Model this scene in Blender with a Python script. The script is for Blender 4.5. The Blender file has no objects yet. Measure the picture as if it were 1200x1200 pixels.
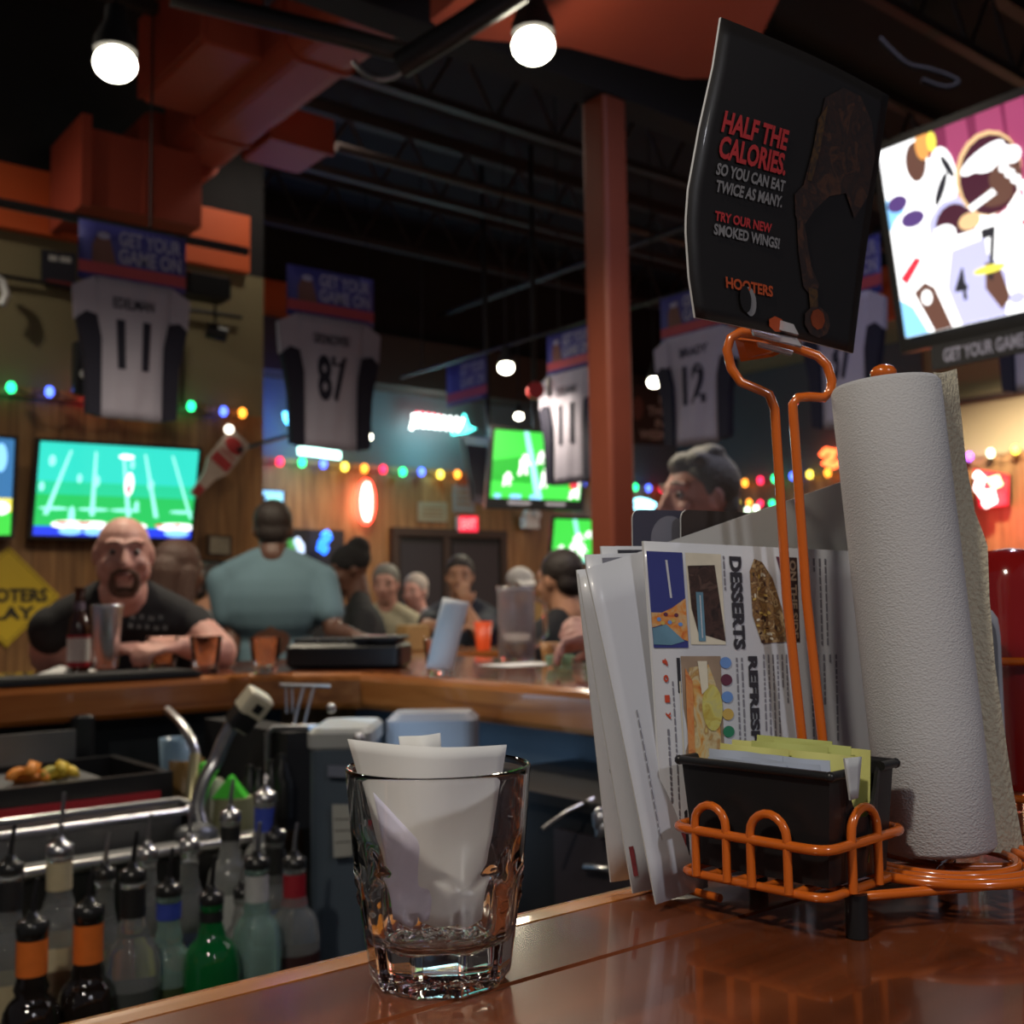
import bpy, math, random
from mathutils import Vector, Matrix, Quaternion
from mathutils.geometry import tessellate_polygon
random.seed(7)
V = Vector
COL = bpy.context.scene.collection
PI = math.pi

# ------------------------------------------------------------ camera numbers
CAM = V((0.0, 0.0, 1.256)); F = 1300.0
YAW = math.atan2(.6255, .78); PITCH = math.atan(104/1300.0); ROLL = .015
FW0 = V((math.sin(YAW), math.cos(YAW), 0)); RT0 = V((math.cos(YAW), -math.sin(YAW), 0))
FW = (FW0*math.cos(PITCH) + V((0, 0, math.sin(PITCH)))).normalized()
UP0 = RT0.cross(FW).normalized()
RT = RT0*math.cos(ROLL) - UP0*math.sin(ROLL)
UP = RT0*math.sin(ROLL) + UP0*math.cos(ROLL)
def ray(px, py):
    return (FW + RT*((px-600)/F) + UP*((600-py)/F))
def at(px, py, D):
    d = ray(px, py); return CAM + d*(D/d.dot(FW0))
def hitx(px, py, x0):
    d = ray(px, py); return CAM + d*((x0-CAM.x)/d.x)
def hity(px, py, y0):
    d = ray(px, py); return CAM + d*((y0-CAM.y)/d.y)
def hitz(px, py, z0):
    d = ray(px, py); return CAM + d*((z0-CAM.z)/d.z)
CT = 1.07     # counter height

# ------------------------------------------------------------ materials
def new_mat(name):
    m = bpy.data.materials.new(name); m.use_nodes = True
    nt = m.node_tree; b = nt.nodes['Principled BSDF']; return m, nt, b
def pbr(name, col, rough=.5, metal=0., var=.12, scale=12., bump=0., bscale=80., trans=0., ior=1.45, coat=0., spec=None, alpha=1., sub=0.):
    m, nt, b = new_mat(name); L = nt.links.new
    b.inputs['Roughness'].default_value = rough; b.inputs['Metallic'].default_value = metal
    b.inputs['Transmission Weight'].default_value = trans; b.inputs['IOR'].default_value = ior
    b.inputs['Coat Weight'].default_value = coat; b.inputs['Coat Roughness'].default_value = .05
    b.inputs['Alpha'].default_value = alpha
    if spec is not None: b.inputs['Specular IOR Level'].default_value = spec
    if sub: b.inputs['Subsurface Weight'].default_value = sub; b.inputs['Subsurface Scale'].default_value = .01
    tc = nt.nodes.new('ShaderNodeTexCoord')
    if var > 0:
        n = nt.nodes.new('ShaderNodeTexNoise'); n.inputs['Scale'].default_value = scale; n.inputs['Detail'].default_value = 4
        mx = nt.nodes.new('ShaderNodeMix'); mx.data_type = 'RGBA'
        mx.inputs['A'].default_value = (*[c*(1-var) for c in col], 1); mx.inputs['B'].default_value = (*[min(1, c*(1+var)) for c in col], 1)
        L(tc.outputs['Object'], n.inputs['Vector']); L(n.outputs['Fac'], mx.inputs['Factor']); L(mx.outputs['Result'], b.inputs['Base Color'])
    else:
        b.inputs['Base Color'].default_value = (*col, 1)
    if bump:
        n2 = nt.nodes.new('ShaderNodeTexNoise'); n2.inputs['Scale'].default_value = bscale; n2.inputs['Detail'].default_value = 3
        bp = nt.nodes.new('ShaderNodeBump'); bp.inputs['Strength'].default_value = bump; bp.inputs['Distance'].default_value = .01
        L(tc.outputs['Object'], n2.inputs['Vector']); L(n2.outputs['Fac'], bp.inputs['Height']); L(bp.outputs['Normal'], b.inputs['Normal'])
    return m
def photo(name, cols, scale=60., rough=.45, dist=1.5, det=6):
    """mottled print of a photograph: several inks broken up by noise"""
    m, nt, b = new_mat(name); L = nt.links.new; N = nt.nodes.new
    tc = N('ShaderNodeTexCoord'); n = N('ShaderNodeTexNoise'); n.inputs['Scale'].default_value = scale; n.inputs['Detail'].default_value = det; n.inputs['Distortion'].default_value = dist
    cr = N('ShaderNodeValToRGB'); e = cr.color_ramp.elements; k = len(cols)
    e[0].position = .3; e[0].color = (*cols[0], 1); e[1].position = .72; e[1].color = (*cols[-1], 1)
    for i in range(1, k-1): q = e.new(.3+.42*i/(k-1)); q.color = (*cols[i], 1)
    L(tc.outputs['Object'], n.inputs['Vector']); L(n.outputs['Fac'], cr.inputs['Fac']); L(cr.outputs['Color'], b.inputs['Base Color'])
    b.inputs['Roughness'].default_value = rough; return m
def emit(name, col, s=1., rough=.4):
    m, nt, b = new_mat(name)
    b.inputs['Base Color'].default_value = (*[c*.4 for c in col], 1)
    b.inputs['Emission Color'].default_value = (*col, 1); b.inputs['Emission Strength'].default_value = s
    b.inputs['Roughness'].default_value = rough
    return m
def wood(name, c1, c2, c3, rough=.3, coat=0., axis='X', scale=1., plank=0., gap=.004, bump=.02):
    """long-grained wood; plank > 0 splits it into boards of that width across the grain"""
    m, nt, b = new_mat(name); L = nt.links.new; N = nt.nodes.new
    tc = N('ShaderNodeTexCoord'); mp = N('ShaderNodeMapping')
    s = {'X': (1.2, 14, 14), 'Y': (14, 1.2, 14), 'Z': (14, 14, 1.2)}[axis]
    mp.inputs['Scale'].default_value = [k*scale for k in s]
    L(tc.outputs['Object'], mp.inputs['Vector'])
    vec = mp.outputs['Vector']
    sep = N('ShaderNodeSeparateXYZ'); L(tc.outputs['Object'], sep.inputs['Vector'])
    n = N('ShaderNodeTexNoise'); n.inputs['Scale'].default_value = 1.6; n.inputs['Detail'].default_value = 6; n.inputs['Distortion'].default_value = .8
    if plank:
        ax = {'X': 'Y', 'Y': 'X', 'Z': 'X'}[axis] if not axis == 'ZY' else 'Y'
        if name.endswith('_y'): ax = 'Y'
        dv = N('ShaderNodeMath'); dv.operation = 'DIVIDE'; L(sep.outputs[ax], dv.inputs[0]); dv.inputs[1].default_value = plank
        fl = N('ShaderNodeMath'); fl.operation = 'FLOOR'; L(dv.outputs[0], fl.inputs[0])
        wn = N('ShaderNodeTexWhiteNoise'); wn.noise_dimensions = '1D'; L(fl.outputs[0], wn.inputs['W'])
        ad = N('ShaderNodeVectorMath'); ad.operation = 'MULTIPLY_ADD'; L(wn.outputs['Color'], ad.inputs[0]); ad.inputs[1].default_value = (9, 9, 9); L(vec, ad.inputs[2])
        vec = ad.outputs[0]
    L(vec, n.inputs['Vector'])
    cr = N('ShaderNodeValToRGB'); e = cr.color_ramp.elements
    e[0].position = .28; e[0].color = (*c1, 1); e[1].position = .75; e[1].color = (*c3, 1)
    k = e.new(.5); k.color = (*c2, 1)
    L(n.outputs['Fac'], cr.inputs['Fac']); out = cr.outputs['Color']
    if plank:
        hv = N('ShaderNodeMix'); hv.data_type = 'RGBA'; hv.blend_type = 'MULTIPLY'; hv.inputs['Factor'].default_value = 1
        mr = N('ShaderNodeMapRange'); L(wn.outputs['Value'], mr.inputs['Value']); mr.inputs['To Min'].default_value = .72; mr.inputs['To Max'].default_value = 1.12
        L(out, hv.inputs['A']); L(mr.outputs['Result'], hv.inputs['B'])
        fr = N('ShaderNodeMath'); fr.operation = 'FRACT'; L(dv.outputs[0], fr.inputs[0])
        lt = N('ShaderNodeMath'); lt.operation = 'LESS_THAN'; L(fr.outputs[0], lt.inputs[0]); lt.inputs[1].default_value = gap/plank
        gm = N('ShaderNodeMix'); gm.data_type = 'RGBA'; L(lt.outputs[0], gm.inputs['Factor']); L(hv.outputs['Result'], gm.inputs['A']); gm.inputs['B'].default_value = (*[c*.35 for c in c1], 1)
        out = gm.outputs['Result']
    L(out, b.inputs['Base Color'])
    b.inputs['Roughness'].default_value = rough; b.inputs['Coat Weight'].default_value = coat; b.inputs['Coat Roughness'].default_value = .06
    if bump:
        bp = N('ShaderNodeBump'); bp.inputs['Strength'].default_value = bump*10; bp.inputs['Distance'].default_value = .003
        L(n.outputs['Fac'], bp.inputs['Height']); L(bp.outputs['Normal'], b.inputs['Normal'])
    return m

# ------------------------------------------------------------ surfaces on four corners
class Quad:
    """a sheet between four corners (a: left to right, b: top to bottom), optionally bowed"""
    def __init__(s, tl, tr, br, bl, bow=None):
        s.c = [V(tl), V(tr), V(br), V(bl)]; s.bow = bow
        s.n = (s.c[1]-s.c[0]).cross(s.c[3]-s.c[0]).normalized()
        if s.n.dot(CAM-s.c[0]) < 0: s.n = -s.n
    def p(s, a, b, off=0.):
        t = s.c[0].lerp(s.c[1], a); u = s.c[3].lerp(s.c[2], a); q = t.lerp(u, b)
        o = off + (s.bow(a, b) if s.bow else 0)
        return q + s.n*o
    def w(s): return (s.c[1]-s.c[0]).length
    def h(s): return (s.c[3]-s.c[0]).length

_glyph = {}
def text_geo(txt, bold=0.):
    k = (txt, bold)
    if k in _glyph: return _glyph[k]
    cu = bpy.data.curves.new('t', 'FONT'); cu.body = txt; cu.size = 1; cu.offset = bold; cu.resolution_u = 3
    cu.align_x = 'LEFT'; cu.fill_mode = 'FRONT'
    ob = bpy.data.objects.new('t', cu); COL.objects.link(ob)
    bpy.context.view_layer.update()
    me = bpy.data.meshes.new_from_object(ob.evaluated_get(bpy.context.evaluated_depsgraph_get()))
    vs = [(v.co.x, v.co.y) for v in me.vertices]; fs = [tuple(p.vertices) for p in me.polygons]
    bpy.data.objects.remove(ob); bpy.data.curves.remove(cu); bpy.data.meshes.remove(me)
    if not vs: vs = [(0, 0), (1, 0), (0, 1)]; fs = [(0, 1, 2)]
    x0 = min(v[0] for v in vs); x1 = max(v[0] for v in vs); y0 = min(v[1] for v in vs); y1 = max(v[1] for v in vs)
    vs = [((x-x0)/max(1e-6, x1-x0), 1-(y-y0)/max(1e-6, y1-y0)) for x, y in vs]
    _glyph[k] = (vs, fs); return _glyph[k]

# ------------------------------------------------------------ mesh builder
class MB:
    def __init__(s): s.v = []; s.f = []; s.fm = []; s.fs = []; s.mats = []
    def mi(s, m):
        if m not in s.mats: s.mats.append(m)
        return s.mats.index(m)
    def add(s, vs, fs, m, smooth=False):
        o = len(s.v); k = s.mi(m)
        s.v += [V(v) for v in vs]
        for f in fs:
            s.f.append(tuple(i+o for i in f)); s.fm.append(k); s.fs.append(smooth)
        return s
    def box(s, c, d, m, M=None, taper=1.):
        c = V(c); hx, hy, hz = d[0]/2, d[1]/2, d[2]/2
        vs = []
        for z in (-1, 1):
            k = taper if z > 0 else 1
            for x, y in ((-1, -1), (1, -1), (1, 1), (-1, 1)): vs.append(V((x*hx*k, y*hy*k, z*hz)))
        if M is not None: vs = [M @ v for v in vs]
        return s.add([c+v for v in vs], [(3, 2, 1, 0), (4, 5, 6, 7), (0, 1, 5, 4), (1, 2, 6, 5), (2, 3, 7, 6), (3, 0, 4, 7)], m)
    def bl(s, x0, x1, y0, y1, z0, z1, m):
        return s.box(((x0+x1)/2, (y0+y1)/2, (z0+z1)/2), (abs(x1-x0), abs(y1-y0), abs(z1-z0)), m)
    def rbox(s, c, d, r, m, M=None, n=4):
        """box with rounded vertical edges and a small chamfer top and bottom"""
        pts = []
        for (cx, cy, a0) in ((1, 1, 0), (-1, 1, 90), (-1, -1, 180), (1, -1, 270)):
            for i in range(n+1):
                a = math.radians(a0+90*i/n); pts.append((cx*(d[0]/2-r)+r*math.cos(a), cy*(d[1]/2-r)+r*math.sin(a)))
        k = len(pts); c = V(c); e = min(r*.5, d[2]*.2); vs = []
        for z, q in ((-d[2]/2, e), (-d[2]/2+e, 0), (d[2]/2-e, 0), (d[2]/2, e)):
            for x, y in pts:
                fx = 1-2*q/d[0]; fy = 1-2*q/d[1]; v = V((x*fx, y*fy, z))
                vs.append(c+(M @ v if M is not None else v))
        fs = [tuple(reversed(range(k))), tuple(range(3*k, 4*k))]
        for j in range(3):
            for i in range(k): fs.append((j*k+i, j*k+(i+1) % k, (j+1)*k+(i+1) % k, (j+1)*k+i))
        return s.add(vs, fs, m)
    def tube(s, pts, r, m, n=10, closed=False, caps=True, smooth=True):
        pts = [V(p) for p in pts]; N = len(pts); rr = r if isinstance(r, (list, tuple)) else [r]*N
        tan = []
        for i in range(N):
            a = pts[(i-1) % N] if (closed or i > 0) else pts[i]; b = pts[(i+1) % N] if (closed or i < N-1) else pts[i]
            t = (b-a); tan.append(t.normalized() if t.length > 1e-9 else V((0, 0, 1)))
        up = V((0, 0, 1)) if abs(tan[0].z) < .9 else V((1, 0, 0))
        u = tan[0].cross(up).normalized(); vs = []
        for i in range(N):
            if i: u = (u - tan[i]*u.dot(tan[i])).normalized()
            w = tan[i].cross(u)
            for j in range(n):
                a = 2*PI*j/n; vs.append(pts[i]+(u*math.cos(a)+w*math.sin(a))*rr[i])
        fs = []; M = N if closed else N-1
        for i in range(M):
            for j in range(n):
                i2 = (i+1) % N; fs.append((i*n+j, i*n+(j+1) % n, i2*n+(j+1) % n, i2*n+j))
        s.add(vs, fs, m, smooth)
        if caps and not closed: s.add(vs[:n], [tuple(reversed(range(n)))], m); s.add(vs[-n:], [tuple(range(n))], m)
        return s
    def cyl(s, p0, p1, r0, m, r1=None, n=20, caps=True):
        return s.tube([p0, p1], [r0, r0 if r1 is None else r1], m, n, caps=caps)
    def lathe(s, prof, c, m, n=28, M=None, smooth=True, capb=True, capt=True, rf=None):
        c = V(c); vs = []; fs = []
        for r, z in prof:
            for j in range(n):
                a = 2*PI*j/n; q = r*(rf(a, z) if rf else 1); v = V((q*math.cos(a), q*math.sin(a), z))
                vs.append(c+(M @ v if M is not None else v))
        for i in range(len(prof)-1):
            for j in range(n): fs.append((i*n+j, i*n+(j+1) % n, (i+1)*n+(j+1) % n, (i+1)*n+j))
        s.add(vs, fs, m, smooth)
        if capb and prof[0][0] > 1e-5: s.add(vs[:n], [tuple(reversed(range(n)))], m)
        if capt and prof[-1][0] > 1e-5: s.add(vs[-n:], [tuple(range(n))], m)
        return s
    def sph(s, c, r, m, n=16, M=None):
        if not isinstance(r, (list, tuple)): r = (r, r, r)
        c = V(c); vs = []; k = n//2
        for i in range(k+1):
            t = PI*i/k
            for j in range(n):
                a = 2*PI*j/n; v = V((r[0]*math.sin(t)*math.cos(a), r[1]*math.sin(t)*math.sin(a), -r[2]*math.cos(t)))
                vs.append(c+(M @ v if M is not None else v))
        fs = []
        for i in range(k):
            for j in range(n):
                a, b, e, d = i*n+j, i*n+(j+1) % n, (i+1)*n+(j+1) % n, (i+1)*n+j
                if i == 0: fs.append((i*n, e, d))
                elif i == k-1: fs.append((a, b, (i+1)*n))
                else: fs.append((a, b, e, d))
        return s.add(vs, fs, m, True)
    def cap(s, p0, p1, r0, r1, m, n=14):
        p0 = V(p0); p1 = V(p1); s.tube([p0, p1], [r0, r1], m, n, caps=False); s.sph(p0, r0, m, n); s.sph(p1, r1, m, n); return s
    def prism(s, poly, z0, z1, m):
        k = len(poly); vs = [(x, y, z0) for x, y in poly]+[(x, y, z1) for x, y in poly]
        ar = sum(poly[i][0]*poly[(i+1) % k][1]-poly[(i+1) % k][0]*poly[i][1] for i in range(k))
        tri = tessellate_polygon([[V((x, y, 0)) for x, y in poly]])
        fs = [tuple(t) for t in tri]+[tuple(i+k for i in t) for t in tri]
        for i in range(k): j = (i+1) % k; fs.append((i, j, k+j, k+i) if ar > 0 else (j, i, k+i, k+j))
        return s.add(vs, fs, m)
    def sheet(s, q, m, m2=None, th=.0006, na=1, nb=1, a0=0., b0=0., a1=1., b1=1., off=0.):
        """solid thin sheet on a quad"""
        vs = []; W = na+1
        for k in (0, 1):
            for j in range(nb+1):
                for i in range(na+1): vs.append(q.p(a0+(a1-a0)*i/na, b0+(b1-b0)*j/nb, off-th*k))
        K = W*(nb+1); f1 = []; f2 = []; fe = []
        for j in range(nb):
            for i in range(na):
                a = j*W+i; f1.append((a, a+1, a+W+1, a+W)); f2.append((K+a+W, K+a+W+1, K+a+1, K+a))
        for i in range(na): fe.append((i+1, i, K+i, K+i+1)); a = nb*W+i; fe.append((a, a+1, K+a+1, K+a))
        for j in range(nb): fe.append((j*W, (j+1)*W, K+(j+1)*W, K+j*W)); a = j*W+na; fe.append((a+W, a, K+a, K+a+W))
        o = len(s.v); s.add(vs, f1, m, na > 2 or nb > 2)
        k2 = s.mi(m2 or m)
        for f in f2+fe: s.f.append(tuple(i+o for i in f)); s.fm.append(k2); s.fs.append(False)
        return s
    def qrect(s, q, a0, b0, a1, b1, m, off=.0004, n=1, nb=None):
        nb = nb or n; vs = []; fs = []
        for j in range(nb+1):
            for i in range(n+1): vs.append(q.p(a0+(a1-a0)*i/n, b0+(b1-b0)*j/nb, off))
        for j in range(nb):
            for i in range(n): a = j*(n+1)+i; fs.append((a, a+1, a+n+2, a+n+1))
        return s.add(vs, fs, m)
    def qpoly(s, q, pts, m, off=.0005):
        pts = [(min(1, max(0, a)), min(1, max(0, b))) for a, b in pts]
        tri = tessellate_polygon([[V((x, y, 0)) for x, y in pts]])
        return s.add([q.p(a, b, off) for a, b in pts], [tuple(t) for t in tri], m)
    def qell(s, q, ca, cb, ra, rb, m, off=.0005, n=18, rot=0.):
        asp = q.h()/q.w(); pts = []
        for i in range(n):
            t = 2*PI*i/n; x = ra*math.cos(t); y = rb*asp*math.sin(t)
            pts.append((ca+x*math.cos(rot)-y*math.sin(rot), cb+(x*math.sin(rot)+y*math.cos(rot))/asp))
        return s.qpoly(q, pts, m, off)
    def qtext(s, q, txt, a0, b0, a1, b1, m, rot=0, off=.0006, bold=.02):
        """text stretched into a box of the sheet; rot 90 = reads downwards"""
        vs, fs = text_geo(txt, bold); out = []
        for x, y in vs:
            if rot == 90: x, y = 1-y, x
            elif rot == -90: x, y = y, 1-x
            out.append(q.p(a0+(a1-a0)*x, b0+(b1-b0)*y, off))
        return s.add(out, fs, m)
    def mesh(s, name, org=V((0, 0, 0))):
        me = bpy.data.meshes.new(name)
        me.from_pydata([tuple(v-org) for v in s.v], [], s.f)
        for m in s.mats: me.materials.append(m)
        me.polygons.foreach_set('material_index', s.fm); me.polygons.foreach_set('use_smooth', s.fs)
        me.update(); return me
    def build(s, name, parent=None, org=None, label=None, fix=True):
        if parent is not None:
            o = V((0, 0, 0)); q = parent
            while q is not None: o = o+q.location; q = q.parent
        else:
            if org is None:
                xs = [v.x for v in s.v]; ys = [v.y for v in s.v]; zs = [v.z for v in s.v]
                org = V(((min(xs)+max(xs))/2, (min(ys)+max(ys))/2, min(zs)))
            o = V(org)
        ob = bpy.data.objects.new(name, s.mesh(name, o)); COL.objects.link(ob)
        if parent is not None: ob.parent = parent
        else: ob.location = o
        if label: ob['label'] = label
        return ob

def thing(name, label, cat, loc=(0, 0, 0), group=None):
    o = bpy.data.objects.new(name, None); COL.objects.link(o); o.location = V(loc); o.empty_display_size = .05
    return tag(o, label, cat, group)
def tag(o, label, cat, group=None):
    o['label'] = label; o['category'] = cat
    if group: o['group'] = group
    return o
def smooth(pts, k=5):
    pts = [V(p) for p in pts]; P = [pts[0]]+pts+[pts[-1]]; out = []
    for i in range(1, len(P)-2):
        a, b, c, d = P[i-1:i+3]
        for j in range(k):
            t = j/k; out.append(.5*((2*b)+(c-a)*t+(2*a-5*b+4*c-d)*t*t+(3*b-a-3*c+d)*t**3))
    out.append(pts[-1]); return out
def struct(o): o['kind'] = 'structure'; return o
def dup(root, loc, rotz=0., label=None, group=None):
    r = root.copy(); COL.objects.link(r); r.location = V(loc); r.rotation_euler = (0, 0, rotz)
    if label: r['label'] = label
    if group: r['group'] = group
    for ch in list(root.children):
        c = ch.copy(); COL.objects.link(c); c.parent = r
        for g in ch.children:
            d = g.copy(); COL.objects.link(d); d.parent = c
    return r
def blob(mb, name, parent=None, voxel=.012, it=4, label=None, dec=None):
    """many overlapping volumes -> one continuous skin"""
    o = mb.build(name, parent, label=label)
    bpy.context.view_layer.update()
    md = o.modifiers.new('r', 'REMESH'); md.mode = 'VOXEL'; md.voxel_size = voxel; md.use_smooth_shade = True
    sm = o.modifiers.new('s', 'SMOOTH'); sm.iterations = it; sm.factor = .5
    bpy.context.view_layer.update()
    me = bpy.data.meshes.new_from_object(o.evaluated_get(bpy.context.evaluated_depsgraph_get()))
    o.modifiers.clear(); old = o.data; mats = list(old.materials)
    me.materials.clear()
    for m in mats: me.materials.append(m)
    o.data = me; bpy.data.meshes.remove(old)
    return o
# ============================================================ THE SETTING
M = {}
M['panel'] = wood('knotty_pine', (.16, .068, .02), (.27, .125, .04), (.40, .21, .08), .5, axis='Z', plank=.13)
M['panel_y'] = wood('knotty_pine_y', (.16, .068, .02), (.27, .125, .04), (.40, .21, .08), .5, axis='Z', plank=.13)
M['tan'] = pbr('tan_wall_paint', (.20, .165, .085), .8, var=.08, scale=2, bump=.1)
M['tan2'] = pbr('warm_tan_wall_paint', (.33, .25, .13), .8, var=.08, scale=2)
M['teal'] = pbr('grey_wall_paint', (.11, .12, .125), .8, var=.08, scale=2)
M['brownsof'] = pbr('dark_brown_paint', (.045, .025, .017), .8, var=.1)
M['orange_paint'] = pbr('orange_wall_paint', (.62, .10, .02), .6, var=.1, scale=3)
M['orange_duct'] = pbr('orange_duct_paint', (.36, .055, .025), .62, var=.12, scale=4)
M['orange_column'] = pbr('orange_column_paint', (.20, .045, .022), .45, var=.12, scale=6)
M['deck'] = pbr('black_ceiling_paint', (.012, .011, .012), .9, var=.2)
M['black'] = pbr('black_plastic', (.012, .012, .013), .35, var=.1)
M['black_matte'] = pbr('matte_black', (.014, .014, .015), .75, var=.1)
M['blackmetal'] = pbr('black_steel', (.02, .019, .02), .4, .3, var=.1)
M['grey_metal'] = pbr('grey_metal', (.3, .3, .32), .35, .8, var=.1)
M['steel'] = pbr('brushed_steel', (.55, .55, .56), .28, 1., var=.12, scale=20)
M['steel_dull'] = pbr('dull_steel', (.24, .245, .25), .42, .9, var=.25, scale=8)
M['chrome'] = pbr('chrome', (.8, .8, .82), .09, 1., var=0)
M['white'] = pbr('white_plastic', (.7, .7, .68), .4, var=.05)
M['dimwhite'] = pbr('dusty_white', (.45, .44, .42), .6, var=.1)
M['floor'] = pbr('dark_floor', (.05, .035, .028), .45, var=.3, scale=3)

def wall_zones(name, axis, c, lo, hi, zones, th=.12):
    mb = MB()
    for z0, z1, m, pr in zones:
        if axis == 'y': mb.bl(lo, hi, c-pr, c+th, z0, z1, m)
        else: mb.bl(c-pr, c+th, lo, hi, z0, z1, m)
    o = mb.build(name, org=(0, 0, 0)); return struct(o)
YA, YB, XC = 6.2, 8.1, 8.8
xa_end = hity(287, 500, YA).x
wall_zones('wall_left', 'y', YA, -3.2, xa_end, [(0, 2.4, M['panel'], .02), (2.4, 3.27, M['tan'], 0), (3.27, 3.62, M['orange_paint'], .06), (3.62, 4.6, M['deck'], 0)])
struct(MB().bl(xa_end, xa_end+.12, YA+.001, YB, 0, 2.4, M['panel_y']).bl(xa_end, xa_end+.12, YA+.001, YB, 2.4, 3.27, M['tan']).bl(xa_end, xa_end+.12, YA+.001, YB, 3.27, 4.6, M['deck']).build('wall_corner'))
wall_zones('wall_back', 'y', YB, xa_end, XC, [(0, 2.4, M['panel'], .02), (2.4, 3.08, M['teal'], 0), (3.08, 3.5, M['brownsof'], .3), (3.5, 4.6, M['deck'], 0)])
struct(MB().bl(xa_end+.12, 4.75, YB-.08, YB-.001, 3.5, 3.86, M['orange_paint']).build('trim_orange_band'))
wall_zones('wall_right', 'x', XC, -1.5, YB, [(0, 2.4, M['panel_y'], .02), (2.4, 3.72, M['tan2'], 0), (3.72, 4.2, M['orange_paint'], .05), (4.2, 4.6, M['deck'], 0)])
struct(MB().bl(XC-.03, XC, 5.2, YB, 2.4, 3.5, M['teal']).build('trim_grey_panel'))
struct(MB().bl(XC-.05, XC, -1.5, 5.2, 2.86, 2.9, M['brownsof']).build('trim_right'))
struct(MB().bl(-3.2, XC, -2, YB, -.1, 0, M['floor']).build('floor'))
struct(MB().bl(-3.2, XC+.12, -2, YB+.12, 4.6, 4.7, M['deck']).build('ceiling'))
struct(MB().bl(-3.2, xa_end, YA-.035, YA-.02, 2.38, 2.43, M['panel']).build('trim_left'))
struct(MB().bl(xa_end+.12, XC-.02, YB-.035, YB-.02, 2.38, 2.43, M['panel']).build('trim_back'))
for i, x in enumerate((-1.6, -.2, 1.15, 2.5)):   # seams of the tan wall boards
    struct(MB().bl(x, x+.02, YA-.006, YA, 2.43, 3.27, M['brownsof']).build('trim_seam'))

# roof joists: open web, each of them one piece of the ceiling
M['joist'] = pbr('dark_joist_steel', (.035, .024, .022), .6, var=.2)
for i, y in enumerate((2.9, 4.0, 5.1, 6.4, 7.5)):
    mb = MB(); mb.bl(-3.1, XC, y-.04, y+.04, 4.53, 4.6, M['joist']); mb.bl(-3.1, XC, y-.03, y+.03, 4.12, 4.17, M['joist'])
    x = -3.
    while x < XC-.5:
        mb.cyl((x, y, 4.15), (x+.25, y, 4.55), .013, M['joist'], n=6); mb.cyl((x+.25, y, 4.55), (x+.5, y, 4.15), .013, M['joist'], n=6); x += .5
    struct(mb.build('trim_joist'))
for y, z, x0, x1 in ((3.6, 3.86, 2.7, 8.7), (5.6, 3.95, 3.2, 8.7)):
    struct(MB().cyl((x0, y, z), (x1, y+.0, z), .03, M['joist'], n=10).build('trim_pipe'))
struct(MB().cyl((5.6, 1., 3.8), (5.6, 8.0, 3.8), .025, M['joist'], n=10).build('trim_pipe'))

# door in the back wall
dl = hity(463, 650, YB).x; dr = hity(582, 650, YB).x; dt = 1.83
mb = MB(); mb.bl(dl, dr, YB-.05, YB-.02, 0, dt, M['black_matte'])
dm = pbr('dark_door_frame', (.03, .016, .01), .5)
o = mb.build('door_1'); struct(o)
f = MB(); f.bl(dl-.07, dl, YB-.075, YB-.02, 0, dt+.07, dm); f.bl(dr, dr+.07, YB-.075, YB-.02, 0, dt+.07, dm); f.bl(dl-.07, dr+.07, YB-.08, YB-.02, dt, dt+.07, dm)
xm = dl+(dr-dl)*.42; f.bl(xm, xm+.07, YB-.07, YB-.02, 0, dt, dm)
f.build('door_frame', o)
gl = pbr('dark_door_glass', (.015, .015, .02), .5)
g = MB(); g.bl(dl+.02, xm-.02, YB-.06, YB-.05, .3, dt-.06, gl); g.bl(xm+.1, dr-.03, YB-.06, YB-.05, .3, dt-.06, gl); g.build('door_glass', o)
# dark opening behind the man in the blue shirt
o = MB().bl(hity(352, 600, YB).x, hity(400, 600, YB).x, YB-.04, YB-.02, 0, 1.86, M['black_matte']).build('door_2'); struct(o)

# ------------------------------------------------------------ column and ducts
c = at(713.5, 400, 4.9)
mb = MB(); w = .148
mb.rbox((c.x, c.y, 1.76), (w, w, 3.52), .02, M['orange_column'])
mb.bl(c.x-.1, c.x+.1, c.y-.1, c.y+.1, 0, .03, M['orange_column'])
o = mb.build('column', org=(c.x, c.y, 0)); tag(o, 'tall orange painted steel column rising behind the menus', 'column')
o = MB().bl(c.x-1.6, c.x+3.2, c.y-.08, c.y+.08, 3.52, 3.76, M['deck']).build('trim_beam'); struct(o)

def duct(name, pts, w, h, label, flanges=(), r=.09, mat=None):
    """rounded sheet metal duct along a straight run, with raised joint flanges"""
    mat = mat or M['orange_duct']; a, b = V(pts[0]), V(pts[1]); d = (b-a); L = d.length; d.normalize(); s = d.cross(V((0, 0, 1))).normalized()
    def prof(t, k):
        out = []; ww, hh, rr = w/2+k, h/2+k, r
        for cx, cz, a0 in ((1, 1, 0), (-1, 1, 90), (-1, -1, 180), (1, -1, 270)):
            for i in range(5):
                q = math.radians(a0+90*i/4); out.append(a+d*t+s*(cx*(ww-rr)+rr*math.cos(q))+V((0, 0, cz*(hh-rr)+rr*math.sin(q))))
        return out
    o = MB(); 
    def seg(mb, t0, t1, k):
        p = prof(t0, k)+prof(t1, k); n = 20; fs = [(i, (i+1) % n, n+(i+1) % n, n+i) for i in range(n)]; mb.add(p, fs+[tuple(reversed(range(n))), tuple(range(n, 2*n))], mat)
    seg(o, 0, L, 0)
    e = o.build(name); 
    for t in flanges:
        f = MB(); seg(f, L*t-.012, L*t+.012, .012); f.build('joint_flange', e)
    tag(e, label, 'duct'); return e
duct('air_duct', [(2.40, 5.75, 3.88), (2.40, 1.5, 3.88)], .36, .36, 'long orange rounded air duct running back beneath the black ceiling', (.09, .33, .6, .85))
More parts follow.
